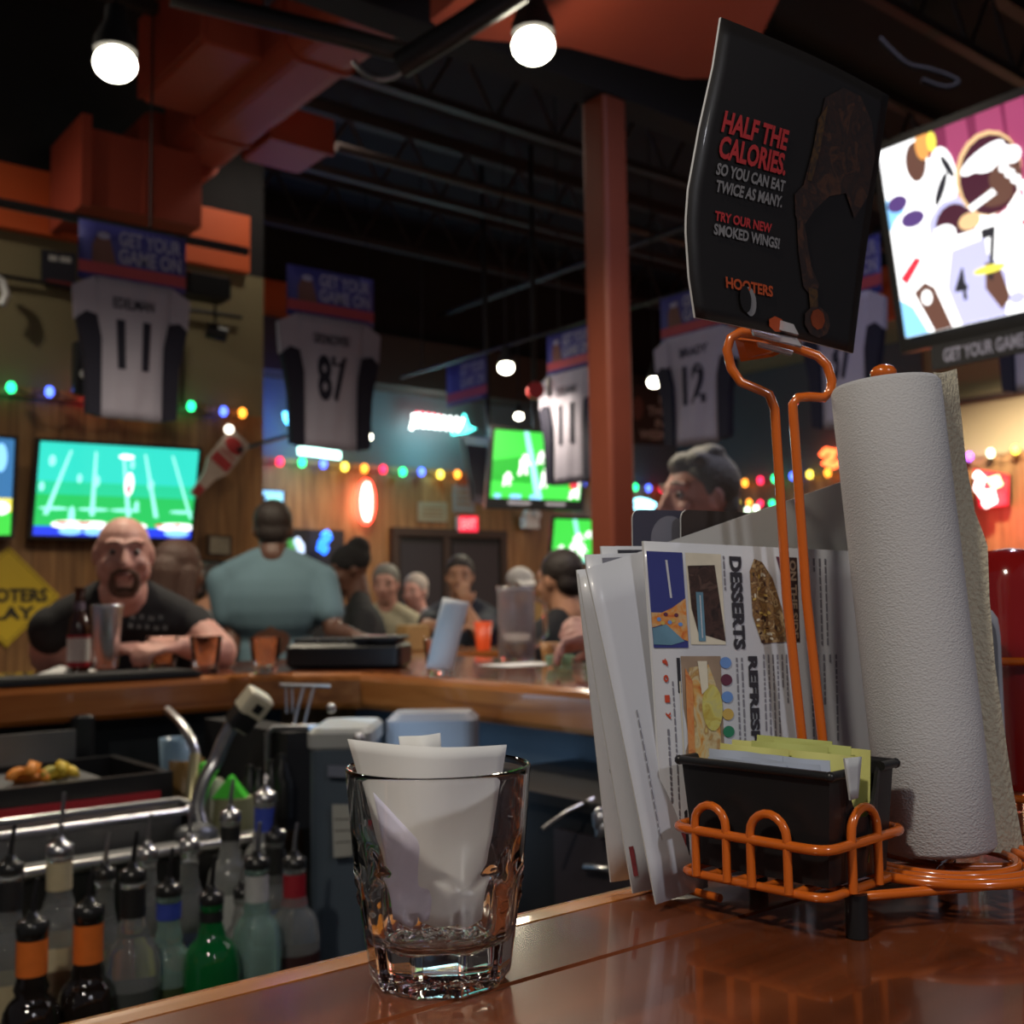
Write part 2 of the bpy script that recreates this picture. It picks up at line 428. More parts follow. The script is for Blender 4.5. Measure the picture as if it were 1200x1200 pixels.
duct('air_duct', [(2.32, 6.13, 3.80), (2.32, 5.78, 3.80)], .46, .3, 'short narrower orange duct end by the tan wall', ())
p0 = hity(72, 200, 6.0); p1 = hity(185, 200, 6.0)
mb = MB(); mb.bl(p0.x, p1.x+.1, 5.62, 6.13, 3.3, 3.7, M['orange_duct']); mb.bl(p0.x-.02, p0.x+.03, 5.6, 6.13, 3.28, 3.76, M['orange_duct'])
mb.bl(p0.x+.3, p0.x+.32, 5.61, 5.63, 3.3, 3.7, M['orange_duct'])
tag(mb.build('duct_box'), 'boxy orange duct plenum against the tan wall, upper left', 'duct')
mb = MB(); mb.rbox((2.09, 4.95, 4.0), (.3, .75, .46), .02, M['orange_duct']); mb.bl(1.92, 1.94, 4.56, 5.34, 3.79, 4.2, M['orange_duct'])
tag(mb.build('duct_box'), 'orange takeoff box on the left side of the long duct', 'duct')
mb = MB(); mb.rbox((2.74, 5.35, 3.78), (.36, .36, .18), .02, M['orange_duct']); mb.bl(2.55, 2.93, 5.15, 5.17, 3.68, 3.88, M['orange_duct'])
tag(mb.build('duct_box'), 'low orange box under the right side of the long duct', 'duct')
# wide flat duct overhead
far = [hitz(530, 43, 3.3), hitz(668, 56, 3.3), hitz(800, 92, 3.3), hitz(845, 92, 3.3), hitz(882, 62, 3.3), hitz(915, -5, 3.3)]
poly = [(p.x, p.y) for p in far]+[(3.0, 1.9), (2.1, 2.3), (2.15, 3.1)]
mb = MB(); mb.prism(poly, 3.3, 3.62, M['orange_duct'])
tag(mb.build('air_duct'), 'wide flat orange duct overhead, crossing above the column', 'duct')
def pipe(name, pts, r, label, cat='pipe', mat=None, n=12):
    if len(pts) > 3: pts = smooth(pts)
    if isinstance(r, (list, tuple)): r = r[0] if len(pts) != len(r) else r
    return tag(MB().tube(pts, r, mat or M['blackmetal'], n).build(name), label, cat)
pipe('ceiling_pipe', [at(200, -6, 3.4), at(400, 42, 3.6), at(487, 66, 3.7)], .034, 'black pipe slanting across the orange duct at the top')
pipe('ceiling_pipe', [at(470, 76, 3.6), at(530, 38, 3.5), at(612, -14, 3.4)], .045, 'thick black pipe rising right, left of the large lamp')
pipe('conduit', [at(414, 72, 3.66), at(424, 84, 3.66), at(440, 92, 3.66), at(458, 91, 3.66), at(472, 82, 3.66), at(481, 67, 3.66)], .009, 'thin grey flexible conduit looping below the black pipes', 'cable', M['grey_metal'])
pipe('conduit', [at(1030, 45, 3.9), at(1062, 75, 3.9), at(1090, 82, 3.9), at(1122, 95, 3.9), at(1108, 103, 3.9), at(1080, 94, 3.9)], .01, 'dark looping cable above the large television', 'cable', M['deck'])
# hanging rails
pe = hity(292, 291, 5.07)
pipe('hanging_rail', [(-1.2, 5.09, 3.03), (pe.x, 5.09, 3.03)], .022, 'black rail carrying the leftmost banner, in front of the tan wall', 'rail')
pipe('hanging_rail', [(4.75, 1.6, 3.03), (4.75, 7.3, 3.03)], .011, 'thin black rail carrying the row of banners on the right', 'rail')
rs = thing('hanger_rods', 'thin black rods dropping from the ceiling to both hanging rails', 'rod', (0, 5.09, 3.05))
for x, y in ((-.8, 5.09), (.6, 5.09), (1.9, 5.09), (4.75, 2), (4.75, 3.6), (4.75, 5.4), (4.75, 7)):
    MB().cyl((x, y, 3.03), (x, y, 4.6), .006, M['blackmetal'], n=6).build('rod', rs)
pipe('wall_cable', [hity(-20, 320, 6.16), hity(60, 333, 6.16), hity(150, 352, 6.16), hity(283, 372, 6.16)], .012, 'dark cable strung along the tan wall', 'cable')
# things on the tan wall
q = Quad(hity(49, 292, 6.17), hity(89, 297, 6.17), hity(89, 338, 6.17), hity(49, 332, 6.17))
mb = MB(); mb.sheet(q, pbr('dark_print', (.02, .02, .03), .5), M['blackmetal'], .02); mb.qrect(q, .2, .14, .45, .3, M['dimwhite'], .001); mb.qrect(q, .52, .14, .85, .3, M['dimwhite'], .001); mb.qrect(q, .12, .85, .88, .95, pbr('maroon_print', (.16, .02, .02), .6))
tag(mb.build('wall_poster'), 'small dark poster high on the tan wall, left of the leftmost banner', 'poster')
c = hity(240, 338, 5.95)
mb = MB(); mb.rbox(c, (.26, .16, .13), .02, M['black']); o = mb.build('speaker'); tag(o, 'black speaker on the tan wall beneath the orange band', 'speaker')
MB().cyl(c+V((0, .05, 0)), c+V((0, .2, .05)), .02, M['black']).build('bracket', o)
c = hity(252, 388, 6.0)
sp = thing('wall_spotlight', 'small black fixture hanging below the speaker', 'lamp', c)
MB().cyl(c+V((0, 0, .03)), c+V((0, 0, .16)), .008, M['black'], n=8).build('stem', sp); MB().cyl(c+V((-.05, 0, 0)), c+V((.06, -.02, -.02)), .045, M['black']).build('housing', sp)
c = hity(97, 432, 5.9)
mb = MB(); mb.rbox(c, (.1, .08, .28), .02, M['black']); mb.cyl(c+V((0, -.05, -.04)), c+V((0, -.06, -.04)), .03, M['white'])
tag(mb.build('wall_box'), 'narrow black box with a pale disc beside the left jersey', 'box')
mb = MB(); pts = [hity(-6, 325, 6.1), hity(3, 330, 6.1), hity(8, 345, 6.1), hity(2, 358, 6.1)]
tag(MB().tube(pts, .02, M['white']).build('wall_hook'), 'white curved fitting on the tan wall at the left edge', 'fitting')

# ------------------------------------------------------------ lamps
M['bulb'] = emit('lamp_glow', (1., .93, .72), 22.)
def lamp(px, py, D, r, power, label, group=None, ceil=4.6, cone=True, yaw=0):
    c = at(px, py, D)
    t = thing('ceiling_lamp', label, 'lamp', c, group)
    MB().sph(c, (r, r, r*.8), M['bulb'], 20).build('bulb', t)
    h = MB(); h.lathe([(r*1.02, .0), (r*1.0, r*.5), (r*.55, r*1.5), (r*.5, r*2.2), (r*.12, r*2.4)], c+V((0, 0, r*.62)), M['deck'], 20); h.build('housing', t)
    MB().cyl(c+V((0, 0, r*2.5)), (c.x, c.y, ceil), .005, M['deck'], n=6).build('cord', t)
    li = bpy.data.lights.new('lamp_light', 'SPOT'); li.spot_size = math.radians(165); li.spot_blend = .6; li.energy = power*1.5; li.color = (1, .87, .66); li.shadow_soft_size = r*1.1
    lo = bpy.data.objects.new('lamp_light', li); COL.objects.link(lo); lo.parent = t; lo.location = (0, 0, -r*1.4)
    return t
lamp(135, 75, 3.5, .068, 62, 'large glowing lamp left of the orange duct')
lamp(625, 54, 3.6, .072, 58, 'large glowing lamp near the top centre before the wide duct')
lamp(593, 431, 7.1, .05, 34, 'small glowing lamp above the televisions, right of a plain blue banner')
lamp(608, 488, 8.6, .034, 14, 'tiny glowing lamp just above the hanging green television')
lamp(430, 512, 8.6, .042, 22, 'small glowing lamp right of the white neon lettering')
lamp(767, 448, 7.6, .048, 26, 'small glowing lamp between the column and jersey 12')
def fill_lamp(x, y, z, power, label, r=.07, col=(1, .9, .76)):  # unseen lamps, added to brighten what the visible ones leave dark
    c = V((x, y, z)); t = thing('ceiling_lamp', label, 'lamp', c)
    MB().sph(c, (r, r, r*.8), M['bulb'], 16).build('bulb', t)
    MB().lathe([(r*1.02, 0), (r, r*.5), (r*.55, r*1.5), (r*.12, r*2.4)], c+V((0, 0, r*.25)), M['blackmetal'], 20).build('housing', t)
    li = bpy.data.lights.new('lamp_light', 'SPOT'); li.spot_size = math.radians(165); li.spot_blend = .6; li.energy = power*1.5; li.color = col; li.shadow_soft_size = r
    lo = bpy.data.objects.new('lamp_light', li); COL.objects.link(lo); lo.parent = t; lo.location = (0, 0, -r*1.4)
fill_lamp(-.75, .1, 2.7, 40, 'unseen lamp added over the near bar, out of the picture to the left')
fill_lamp(.35, -1.3, 2.4, 25, 'unseen lamp added behind the near bar, out of the picture', col=(.93, .93, 1))
fill_lamp(7.7, 3.9, 3.3, 300, 'unseen lamp added to brighten the right wall, out of the picture')
fill_lamp(-.1, 5.2, 4.25, 60, 'unseen lamp added to light the orange band on the tan wall, out of the picture')
fill_lamp(3.0, 5.5, 4.3, 13, 'unseen lamp added above the right side of the long duct')
fill_lamp(3.3, 1.5, 4.2, 58, 'cool fill lamp added to light the jerseys, out of the picture', col=(.72, .72, 1))
# ============================================================ SCREENS, NEON, BANNERS
M['s_cyan'] = emit('screen_cyan', (.03, .62, .50), 1.3); M['s_green'] = emit('screen_green', (.02, .48, .10), 1.3)
M['s_green2'] = emit('screen_bright_green', (.05, .60, .06), 1.3); M['s_white'] = emit('screen_white', (1, 1, 1), 1.8)
M['s_pale'] = emit('screen_pale_cyan', (.35, .95, .85), 1.3); M['s_blue'] = emit('screen_blue', (.02, .05, .75), 1.3)
M['s_red'] = emit('screen_red', (.75, .03, .06), 1.2); M['s_sky'] = emit('screen_sky', (.25, .6, .95), 1.5)
M['s_mar'] = emit('screen_maroon', (.22, .02, .08), 1.1); M['s_mar2'] = emit('screen_dark_maroon', (.07, .01, .03), 1.0)
M['s_skin'] = emit('screen_brown', (.16, .07, .05), 1.0); M['s_dark'] = emit('screen_dark', (.02, .02, .03), 1.); M['s_yel'] = emit('screen_yellow', (.95, .85, .1), 1.3)
M['s_lav'] = emit('screen_lavender', (.55, .55, .85), 1.3); M['s_orange'] = emit('screen_orange', (.9, .4, .1), 1.2); M['s_gold'] = emit('screen_gold', (.9, .6, .3), 1.2)
M['s_purp'] = emit('screen_purple', (.12, .06, .25), 1.0); M['s_dblue'] = emit('screen_deep_blue', (.05, .2, .45), 1.)

def tv(name, q, label, draw, bz=.022, th=.05, low=None, parent_extra=None, mount=None):
    """q: the lit screen; frame around it"""
    w, h = q.w(), q.h(); fa, fb = bz/w, bz/h; lb = (low or bz)/h
    cen = q.p(.5, .5, -th/2)
    t = thing(name, label, 'television', cen)
    fr = MB(); fr.sheet(Quad(q.p(-fa, -fb), q.p(1+fa, -fb), q.p(1+fa, 1+lb), q.p(-fa, 1+lb)), M['black'], th=th, off=-.004)
    for a0, b0, a1, b1 in ((-fa, -fb, 1+fa, 0), (-fa, 1, 1+fa, 1+lb), (-fa, 0, 0, 1), (1, 0, 1+fa, 1)):
        fr.sheet(q, M['black'], th=.012, a0=a0, b0=b0, a1=a1, b1=b1, off=.006)
    fr.build('tv_frame', t)
    s = MB(); draw(s, q); s.build('screen', t)
    if mount is not None:
        MB().tube([q.p(.5, .45, -th)]+mount, .02, M['blackmetal'], 8).build('mount', t)
    return t
def rnd_ell(s, q, cx, cy, rx, ry, m, off=.001): s.qell(q, cx, cy, rx, ry, m, off)

# television on the tan wall
q = Quad(hity(47, 517, 6.06), hity(233, 528, 6.06), hity(223, 631, 6.06), hity(38, 627, 6.06))
def d1(s, q):
    s.qrect(q, 0, 0, 1, .5, M['s_cyan'], .0005); s.qrect(q, 0, .5, 1, 1, M['s_green'], .0005)
    cy2 = emit('screen_mid', (.02, .55, .28), 1.3); s.qrect(q, 0, .42, 1, .56, cy2, .001)
    for x0, x1 in ((.18, .05), (.33, .33), (.5, .56), (.64, .74), (.82, .98)):
        s.qpoly(q, [(x0, .08), (x0+.015, .08), (x1+.03, .78), (x1, .78)], M['s_pale'], .0015)
    for x, y, w, h in ((.56, .42, .03, .13), (.7, .42, .02, .06), (.53, .12, .05, .03), (.57, .2, .015, .05), (.25, .38, .015, .05), (.36, .4, .015, .06), (.22, .78, .02, .1), (.03, .48, .015, .05), (.08, .2, .02, .06), (.62, .66, .015, .06)):
        s.qell(q, x, y, w, h, M['s_white'] if w > .02 else M['s_pale'], .002)
    s.qell(q, .56, .47, .012, .06, M['s_red'], .003)
    for x, w in ((.11, .11), (.35, .12), (.55, .12), (.92, .1)): s.qell(q, x, .71, w*.8, .018, M['s_pale'], .002)
    s.qrect(q, 0, .9, 1, 1, M['s_blue'], .002)
    for x, w in ((.22, .12), (.36, .1), (.9, .14), (.6, .1)): s.qell(q, x, .88, w, .045, M['s_white'], .003); s.qell(q, x, .95, w*.6, .04, M['s_sky'], .0035)
    for x, w in ((.17, .04), (.3, .05), (.78, .03), (.9, .03)): s.qell(q, x, .865, w, .015, M['s_red'], .004)
tv('wall_television', q, 'television with a cyan green football field behind the bald man', d1, .018)
q = Quad(hity(-60, 508, 6.06), hity(17, 515, 6.06), hity(12, 627, 6.06), hity(-66, 628, 6.06))
def d2(s, q):
    s.qrect(q, 0, 0, 1, 1, M['s_dblue'], .0005); s.qrect(q, 0, .62, 1, .84, M['s_yel'], .001); s.qrect(q, 0, .76, 1, 1, M['s_green2'], .0015)
    s.qell(q, .85, .72, .12, .07, M['s_white'], .002); s.qell(q, .8, .2, .1, .15, M['s_sky'], .0015); s.qell(q, .4, .75, .15, .06, M['s_white'], .002)
tv('wall_television', q, 'television showing blue above yellow and green, cut by the left edge', d2, .018)

# large television, upper right: hangs facing left, tilted down
D0, D1 = 4.1, 3.25
tl = at(1030, 178, D0+.0); bl_ = at(1062, 396, D0+.08)
dirv = V((-.035, -1, 0)).normalized()
def along(p, px):
    # point on the horizontal line through p that the ray of column px meets
    best = None
    for i in range(400):
        t = i*.004; k = p+dirv*t; d = k-CAM; x = 600+F*(d.dot(RT)/d.dot(FW))
        if x >= px: return t
    return 1.6
L = 1.22
q = Quad(tl, tl+dirv*L+V((0, 0, 0)), bl_+dirv*L, bl_)
def d3(s, q):
    o = [0.0006]
    def nx(): o[0] += .0005; return o[0]
    W, P = M['s_white'], M['s_mar']
    # only the left half lies in the picture: a in 0..0.45
    def E(x, y, rx, ry, m, rot=0): s.qell(q, x*.5, y, rx*.5, ry*.5*q.w()/q.h()*1.0, m, nx(), rot=rot)
    s.qrect(q, 0, 0, 1, 1, M['s_white'], nx())
    s.qpoly(q, [(.0, .28), (.03, .12), (.06, .3), (.05, .42), (.0, .42)], M['s_sky'], nx())
    s.qpoly(q, [(.15, -.0), (1, 0), (1, .55), (.55, .5), (.40, .4), (.34, .30), (.2, .22), (.16, .12)], M['s_mar'], nx())
    mm = emit('screen_rose', (.40, .06, .16), 1.1)
    for x, r in ((.52, .07), (.72, .08), (.88, .06), (1.3, .1), (1.6, .12)): E(x, .12, r, .5, mm)
    E(.24, .12, .07, .12, M['s_skin']); E(.30, .05, .05, .09, M['s_orange']); E(.36, .05, .03, .06, M['s_yel'])
    # pale helmet far left behind
    E(.10, .22, .09, .12, W); E(.08, .30, .07, .05, M['s_purp']); E(.13, .44, .11, .1, W); E(.17, .40, .08, .05, M['s_purp'])
    E(.40, .26, .09, .2, W); E(.38, .30, .025, .1, M['s_dark'], .5); E(.44, .2, .02, .08, M['s_dark'], -.4)
    # helmets
    E(.42, .50, .15, .16, M['s_purp']); E(.40, .44, .14, .08, M['s_lav'], -.4); E(.43, .50, .12, .13, M['s_mar2']); E(.53, .50, .07, .05, M['s_gold']); E(.36, .53, .08, .06, W)
    E(.68, .30, .2, .24, M['s_gold']); E(.69, .31, .185, .225, M['s_mar2']); E(.66, .22, .15, .05, W, -.35); E(.72, .24, .12, .06, W, -.2); E(.78, .34, .1, .08, M['s_skin']); E(.84, .25, .05, .05, W)
    for i in range(5): E(.78+.03*i, .3+.035*i, .03, .025, W)
    E(.72, .42, .1, .06, M['s_skin']); s.qpoly(q, [(.27, .43), (.35, .38), (.36, .41), (.28, .46)], W, nx())
    # jerseys
    s.qpoly(q, [(.03, .62), (.12, .55), (.3, .55), (.34, .7), (.32, 1), (.12, 1), (.05, .8)], W, nx())
    s.qpoly(q, [(.02, .69), (.08, .60), (.1, .62), (.04, .73)], M['s_red'], nx())
    s.qpoly(q, [(.2, .62), (.33, .6), (.36, .8), (.36, 1), (.2, 1), (.17, .8)], M['s_lav'], nx())
    s.qpoly(q, [(.06, .78), (.1, .74), (.13, .78), (.17, 1), (.11, 1)], M['s_skin'], nx()); s.qell(q, .1, .82, .018, .04, W, nx())
    s.qpoly(q, [(.01, .8), (.05, .85), (.09, 1), (.01, 1)], M['s_sky'], nx())
    s.qtext(q, '4', .195, .72, .235, .88, M['s_dark'], off=nx())
    s.qpoly(q, [(.31, .55), (.45, .45), (.62, .5), (.85, .55), (1, .7), (1, 1), (.34, 1), (.36, .8), (.31, .68)], W, nx())
    s.qpoly(q, [(.3, .72), (.34, .76), (.36, .92), (.33, .97), (.29, .85)], M['s_skin'], nx())
    s.qtext(q, '7', .30, .56, .345, .82, M['s_dark'], off=nx())
    s.qpoly(q, [(.42, .58), (.53, .48), (.55, .51), (.44, .63)], M['s_red'], nx()); s.qell(q, .31, .76, .05, .02, M['s_yel'], nx())
    s.qpoly(q, [(.5, .75), (.56, .72), (.8, 1), (.62, 1)], M['s_gold'], nx()); s.qell(q, .38, .93, .025, .03, M['s_lav'], nx())
tvb = tv('hanging_television', q, 'largest television, hanging upper right, football players in white on screen', d3, .03, .08, .055)
bq = Quad(bl_+dirv*.12+V((-.03, 0, -.06)), bl_+dirv*1.1+V((-.03, 0, -.06)), bl_+dirv*1.1+V((-.03, 0, -.15)), bl_+dirv*.12+V((-.03, 0, -.15)))
M['banner_txt'] = pbr('grey_lettering', (.33, .33, .42), .7, var=.05); M['navy'] = pbr('navy_cloth', (.010, .010, .026), .8, var=.15)
mb = MB(); mb.sheet(bq, M['black_matte'], th=.01); mb.qtext(bq, 'GET YOUR GAME ON', .05, .22, .44, .78, M['banner_txt'], bold=.03); mb.build('banner_strip', tvb)
MB().cyl(q.p(.5, .2, -.08), (q.p(.5, .2, -.3).x, q.p(.5, .2).y, 4.6), .03, M['blackmetal']).build('ceiling_mount', tvb)

def player(s, q, x, y, w, h, m, lean=.2):
    """small running figure: torso, head, two legs, an arm"""
    h *= .8; s.qell(q, x+lean*w, y-h*.75, w*.42, h*.26, m, .003, 10); s.qpoly(q, [(x-w*.6, y-h*.5), (x+w*.75, y-h*.55), (x+w*.5, y+h*.15), (x-w*.5, y+h*.15)], m, .0022)
    s.qpoly(q, [(x-w*.5, y+h*.1), (x+w*.05, y+h*.1), (x-w*.3, y+h), (x-w*.75, y+h*.95)], m, .0024); s.qpoly(q, [(x, y+h*.1), (x+w*.5, y+h*.1), (x+w*.8, y+h*.85), (x+w*.4, y+h*.9)], m, .0026)
    s.qpoly(q, [(x+w*.5, y-h*.5), (x+w*1.15, y-h*.1), (x+w*.95, y+h*.05), (x+w*.4, y-h*.2)], m, .0028)
# hanging pair of televisions in the middle
q = Quad(at(580, 503, 7.7), at(686, 511, 7.85), at(679, 587, 7.85), at(574, 583, 7.7))
def d4(s, q):
    s.qrect(q, 0, 0, 1, 1, M['s_green2'], .0005); g = emit('screen_dark_green', (.02, .36, .03), 1.2); s.qpoly(q, [(0, .45), (.6, .3), (1, .45), (1, .8), (0, .75)], g, .001)
    s.qpoly(q, [(.32, .0), (.37, .0), (.58, 1), (.5, 1)], M['s_pale'], .0015)
    for x, y, w, h in ((.17, .72, .06, .13), (.34, .5, .07, .2), (.52, .38, .05, .13), (.58, .68, .05, .2), (.95, .6, .05, .1), (.93, .9, .08, .1), (.97, .75, .03, .1)): player(s, q, x, y, w, h, M['s_white'])
    s.qell(q, .92, .77, .05, .06, M['s_red'], .0025); s.qell(q, .74, .62, .03, .05, M['s_gold'], .0025)
    for x, w in ((.08, .07), (.28, .12), (.5, .12)): s.qrect(q, x-w/2, .94, x+w/2, 1, M['s_sky'], .003)
t4 = tv('hanging_television', q, 'television showing players on green, hanging behind the jersey by the column', d4, .03, .06, .075, mount=[V((q.p(.5, .4).x+.1, q.p(.5, .4).y+.15, 4.6))])
for a0, a1 in ((.2, .45), (.62, .84)): MB().qrect(Quad(q.p(0, 1), q.p(1, 1), q.p(1, 1.13), q.p(0, 1.13)), a0, .3, a1, .7, M['banner_txt'], .008).build('frame_print', t4)
a = at(541, 513, 8.3); b = at(577, 517, 7.95); e = at(554, 586, 8.25)-a; q = Quad(a, b, b+e, a+e)
tv('hanging_television', q, 'black television turned side on, left of the hanging green one', lambda s, q: s.qrect(q, .1, .1, .9, .9, M['deck'], .0005), .02, .07, mount=[V((q.p(.5, .4).x+.15, q.p(.5, .4).y+.15, 4.6))])
q = Quad(at(650, 608, 8.1), at(706, 610, 8.15), at(702, 660, 8.15), at(646, 656, 8.1))
def d5(s, q):
    s.qrect(q, 0, 0, 1, 1, M['s_green2'], .0005); s.qpoly(q, [(.38, 0), (.46, 0), (.55, .4), (.47, .4)], M['s_pale'], .0015)
    for x, y, w, h in ((.5, .5, .13, .2), (.17, .76, .1, .15), (.6, .75, .12, .2), (.72, .35, .1, .1), (.42, .68, .1, .15), (.93, .5, .06, .2)): player(s, q, x, y, w, h*1.1, M['s_white'])
    s.qrect(q, 0, .93, 1, 1, M['s_pale'], .003)
tv('wall_television', q, 'small television showing players on green, left of the column foot', d5, .02, .06, mount=[V((q.p(.5, .5).x+.2, q.p(.5, .5).y+.3, 1.5))])
q = Quad(hity(286, 573, 8.0), hity(332, 576, 8.0), hity(331, 622, 8.0), hity(286, 640, 8.0))
def d6(s, q):
    s.qrect(q, 0, 0, 1, 1, M['s_sky'], .0005); s.qrect(q, .05, .05, .4, .7, M['s_white'], .001); s.qpoly(q, [(.42, .1), (.55, .1), (.5, .5), (.42, .5)], M['s_dark'], .0015); s.qrect(q, .6, .1, .95, .4, M['s_pale'], .0012)
tv('wall_television', q, 'pale blue lit screen behind the man in the blue shirt', d6, .012, .05)

# ------------------------------------------------------------ neon signs
def neon(name, label, strokes, col, pt, r, s=8., back=None, extra=None):
    """strokes: lists of pixels on a plane given by pt(px, py)"""
    m = emit(name+'_glow', col, s); all_ = [pt(*p) for st in strokes for p in st]; c = sum(all_, V((0, 0, 0)))/len(all_)
    t = thing(name, label, 'sign', c)
    for st in strokes: MB().tube([pt(*p) for p in st], r, m, 8).build('neon_tube', t)
    if back: 
        q = Quad(*[pt(*p) for p in back[0]]); MB().sheet(Quad(*[k+q.n*-.03 for k in q.c]), back[1], th=.03).build('backing', t)
    if extra: extra(t)
    return t
PB = lambda y: (lambda px, py: hity(px, py, y))
PC = lambda x: (lambda px, py: hitx(px, py, x))
ov = [(429+9*math.cos(a), 588+(20 if math.sin(a) > 0 else 20)*math.sin(a)*1.25) for a in [2*PI*i/24 for i in range(25)]]
ov2 = [(429+3.5*math.cos(a), 588+20*math.sin(a)) for a in [2*PI*i/20 for i in range(21)]]
t = neon('neon_sign', 'red neon ring sign with a white lit core on the pine back wall', [ov], (1., .05, .03), PB(8.0), .02, 6.)
mb = MB(); mi_ = emit('white_neon_core', (1, .75, .6), 7.); mb.tube([hity(x, y, 8.0) for x, y in ov2], .024, mi_, 8); mb.tube([hity(429, 566, 8.0), hity(429, 610, 8.0)], .03, mi_, 8); mb.build('lit_core', t)
neon('neon_sign', 'blue neon crescent above white neon lettering', [[(335, 483), (336, 491), (341, 498), (349, 503), (357, 504)]], (.1, .55, 1.), PB(7.9), .026, 7.)
def wave(x0, x1, y0, y1, n, amp):
    return [(x0+(x1-x0)*i/(n*2), y0+(y1-y0)*i/(n*2)+(amp if i % 2 else -amp)) for i in range(n*2+1)]
t = neon('neon_sign', 'white neon lettering over a white bar, right of the blue crescent', [wave(357, 398, 511, 515, 6, 5), wave(360, 396, 516, 520, 4, 3), [(350, 526), (370, 528), (398, 532)], [(350, 530), (370, 532), (398, 536)]], (.55, 1., .85), PB(7.9), .02, 5.)
t = neon('neon_sign', 'red and white neon lettering with a sparkle on the grey wall', [wave(484, 542, 490, 496, 8, 5), [(482, 503), (486, 488), (492, 486)], wave(486, 540, 496, 501, 8, 3)], (.9, .98, .95), PB(7.95), .018, 6.)
MB().tube([hity(x, y, 7.97) for x, y in wave(488, 515, 486, 490, 4, 3)], .014, emit('red_neon', (1, .05, .1), 5.), 8).build('red_neon_tube', t)
m = emit('aqua_neon', (.1, .9, .8), 5.)
MB().tube([hity(x, y, 7.97) for x, y in ((546, 505), (544, 486), (548, 500), (556, 502), (546, 506), (530, 508))], .014, m, 8).build('sparkle_tube', t)
t = neon('neon_sign', 'small pale blue neon arch with a yellow end, beside the grey-haired man', [[(734, 594), (740, 588), (750, 586), (760, 588), (767, 592)], [(738, 596), (750, 593), (764, 596)]], (.3, .8, 1.), PB(7.9), .022, 6.)
MB().tube([hity(738, 600, 7.9), hity(740, 606, 7.9)], .02, emit('yellow_neon', (1, .75, .05), 4.), 8).build('yellow_tube', t)
neon('neon_sign', 'small red and orange neon sign left of the paper towel roll', [[(963, 534), (968, 528), (978, 529), (974, 537), (966, 543), (976, 546), (984, 542)]], (1., .12, .03), PC(8.6), .03, 6.)
t = neon('neon_sign', 'blue neon blobs glowing inside the dark opening', [[(380, 624), (384, 630), (378, 636), (376, 642), (382, 645)]], (.02, .16, 1.), PB(7.9), .04, 4.)
MB().sph(hity(383, 627, 7.9), .035, emit('light_blue_neon', (.1, .45, 1), 4.)).build('glow_lamp', t)
t = neon('slot_machine', 'green and white lit game screen beside the man in the blue shirt', [[(346, 632), (352, 640), (352, 648)]], (.6, .75, 1.), PB(7.9), .035, 1.5)
t['category'] = 'machine'; MB().tube([hity(341, 632, 7.92), hity(342, 648, 7.92)], .03, emit('green_panel', (.1, .45, .1), .8), 8).build('green_panel', t)
MB().box(hity(347, 642, 7.97), (.2, .08, .3), M['black']).build('cabinet', t)
# square red neon on the right wall
X0 = 8.66
def ex(t):
    q = Quad(hitx(1139, 549, X0), hitx(1181, 556, X0), hitx(1180, 592, X0), hitx(1146, 595, X0))
    MB().sheet(q, emit('red_sign_face', (.75, .01, .03), 1.2), M['black'], .05, off=-.02).build('sign_box', t)
    MB().tube([hitx(x, y, X0-.05) for x, y in ((1170, 561), (1160, 563), (1166, 569), (1172, 565))], .03, emit('warm_neon', (1, .8, .4), 4.), 8).build('warm_tube', t)
t = neon('neon_sign', 'square red lit neon sign with white S shaped tubes, on the right wall', [[(1144, 556), (1150, 560), (1146, 572), (1152, 580), (1162, 578), (1164, 586), (1154, 591)]], (1., .75, .7), PC(X0-.05), .035, 6., extra=ex)
rl = bpy.data.lights.new('neon_light', 'POINT'); rl.energy = 14; rl.color = (1, .05, .08); rl.shadow_soft_size = .15
ro = bpy.data.objects.new('neon_light', rl); COL.objects.link(ro); ro.parent = t; ro.location = hitx(1160, 610, 8.4)-t.location
# neon light cast on the walls
def glow(px, py, y, col, e, s=.1):
    l = bpy.data.lights.new('neon_light', 'POINT'); l.energy = e; l.color = col; l.shadow_soft_size = s
    o = bpy.data.objects.new('neon_light', l); COL.objects.link(o); o.location = hity(px, py, y); return o
glow(335, 490, 7.7, (.05, .1, 1), 10); glow(515, 515, 7.75, (.3, .9, 1), 11); glow(372, 540, 7.7, (.6, 1, .9), 3); glow(429, 590, 7.8, (1, .1, .05), 1.5); glow(750, 600, 7.6, (.3, .7, 1), 2)

# exit sign, emergency light, notices
c = hity(549, 614, 8.02)
t = thing('exit_sign', 'small glowing red exit sign above the dark door', 'sign', c)
q = Quad(hity(538, 605, 8.0), hity(560, 605, 8.0), hity(560, 623, 8.0), hity(538, 623, 8.0))
mb = MB(); mb.sheet(q, emit('exit_red', (1, .02, .06), 1.6), M['dimwhite'], .05); mb.build('sign_face', t)
MB().qtext(q, 'EXIT', .12, .2, .88, .8, emit('exit_letters', (1, .25, .25), 2.), off=.003, bold=.03).build('lettering', t)
c = hity(621, 613, 8.0)
t = thing('emergency_light', 'white emergency light box on the pine wall left of the small television', 'lamp', c)
MB().rbox(c, (.18, .08, .11), .015, M['white']).build('casing', t)
for dx in (-.06, .05): MB().cyl(c+V((dx, -.02, .08)), c+V((dx, -.06, .08)), .04, M['white']).build('lamp_head', t)
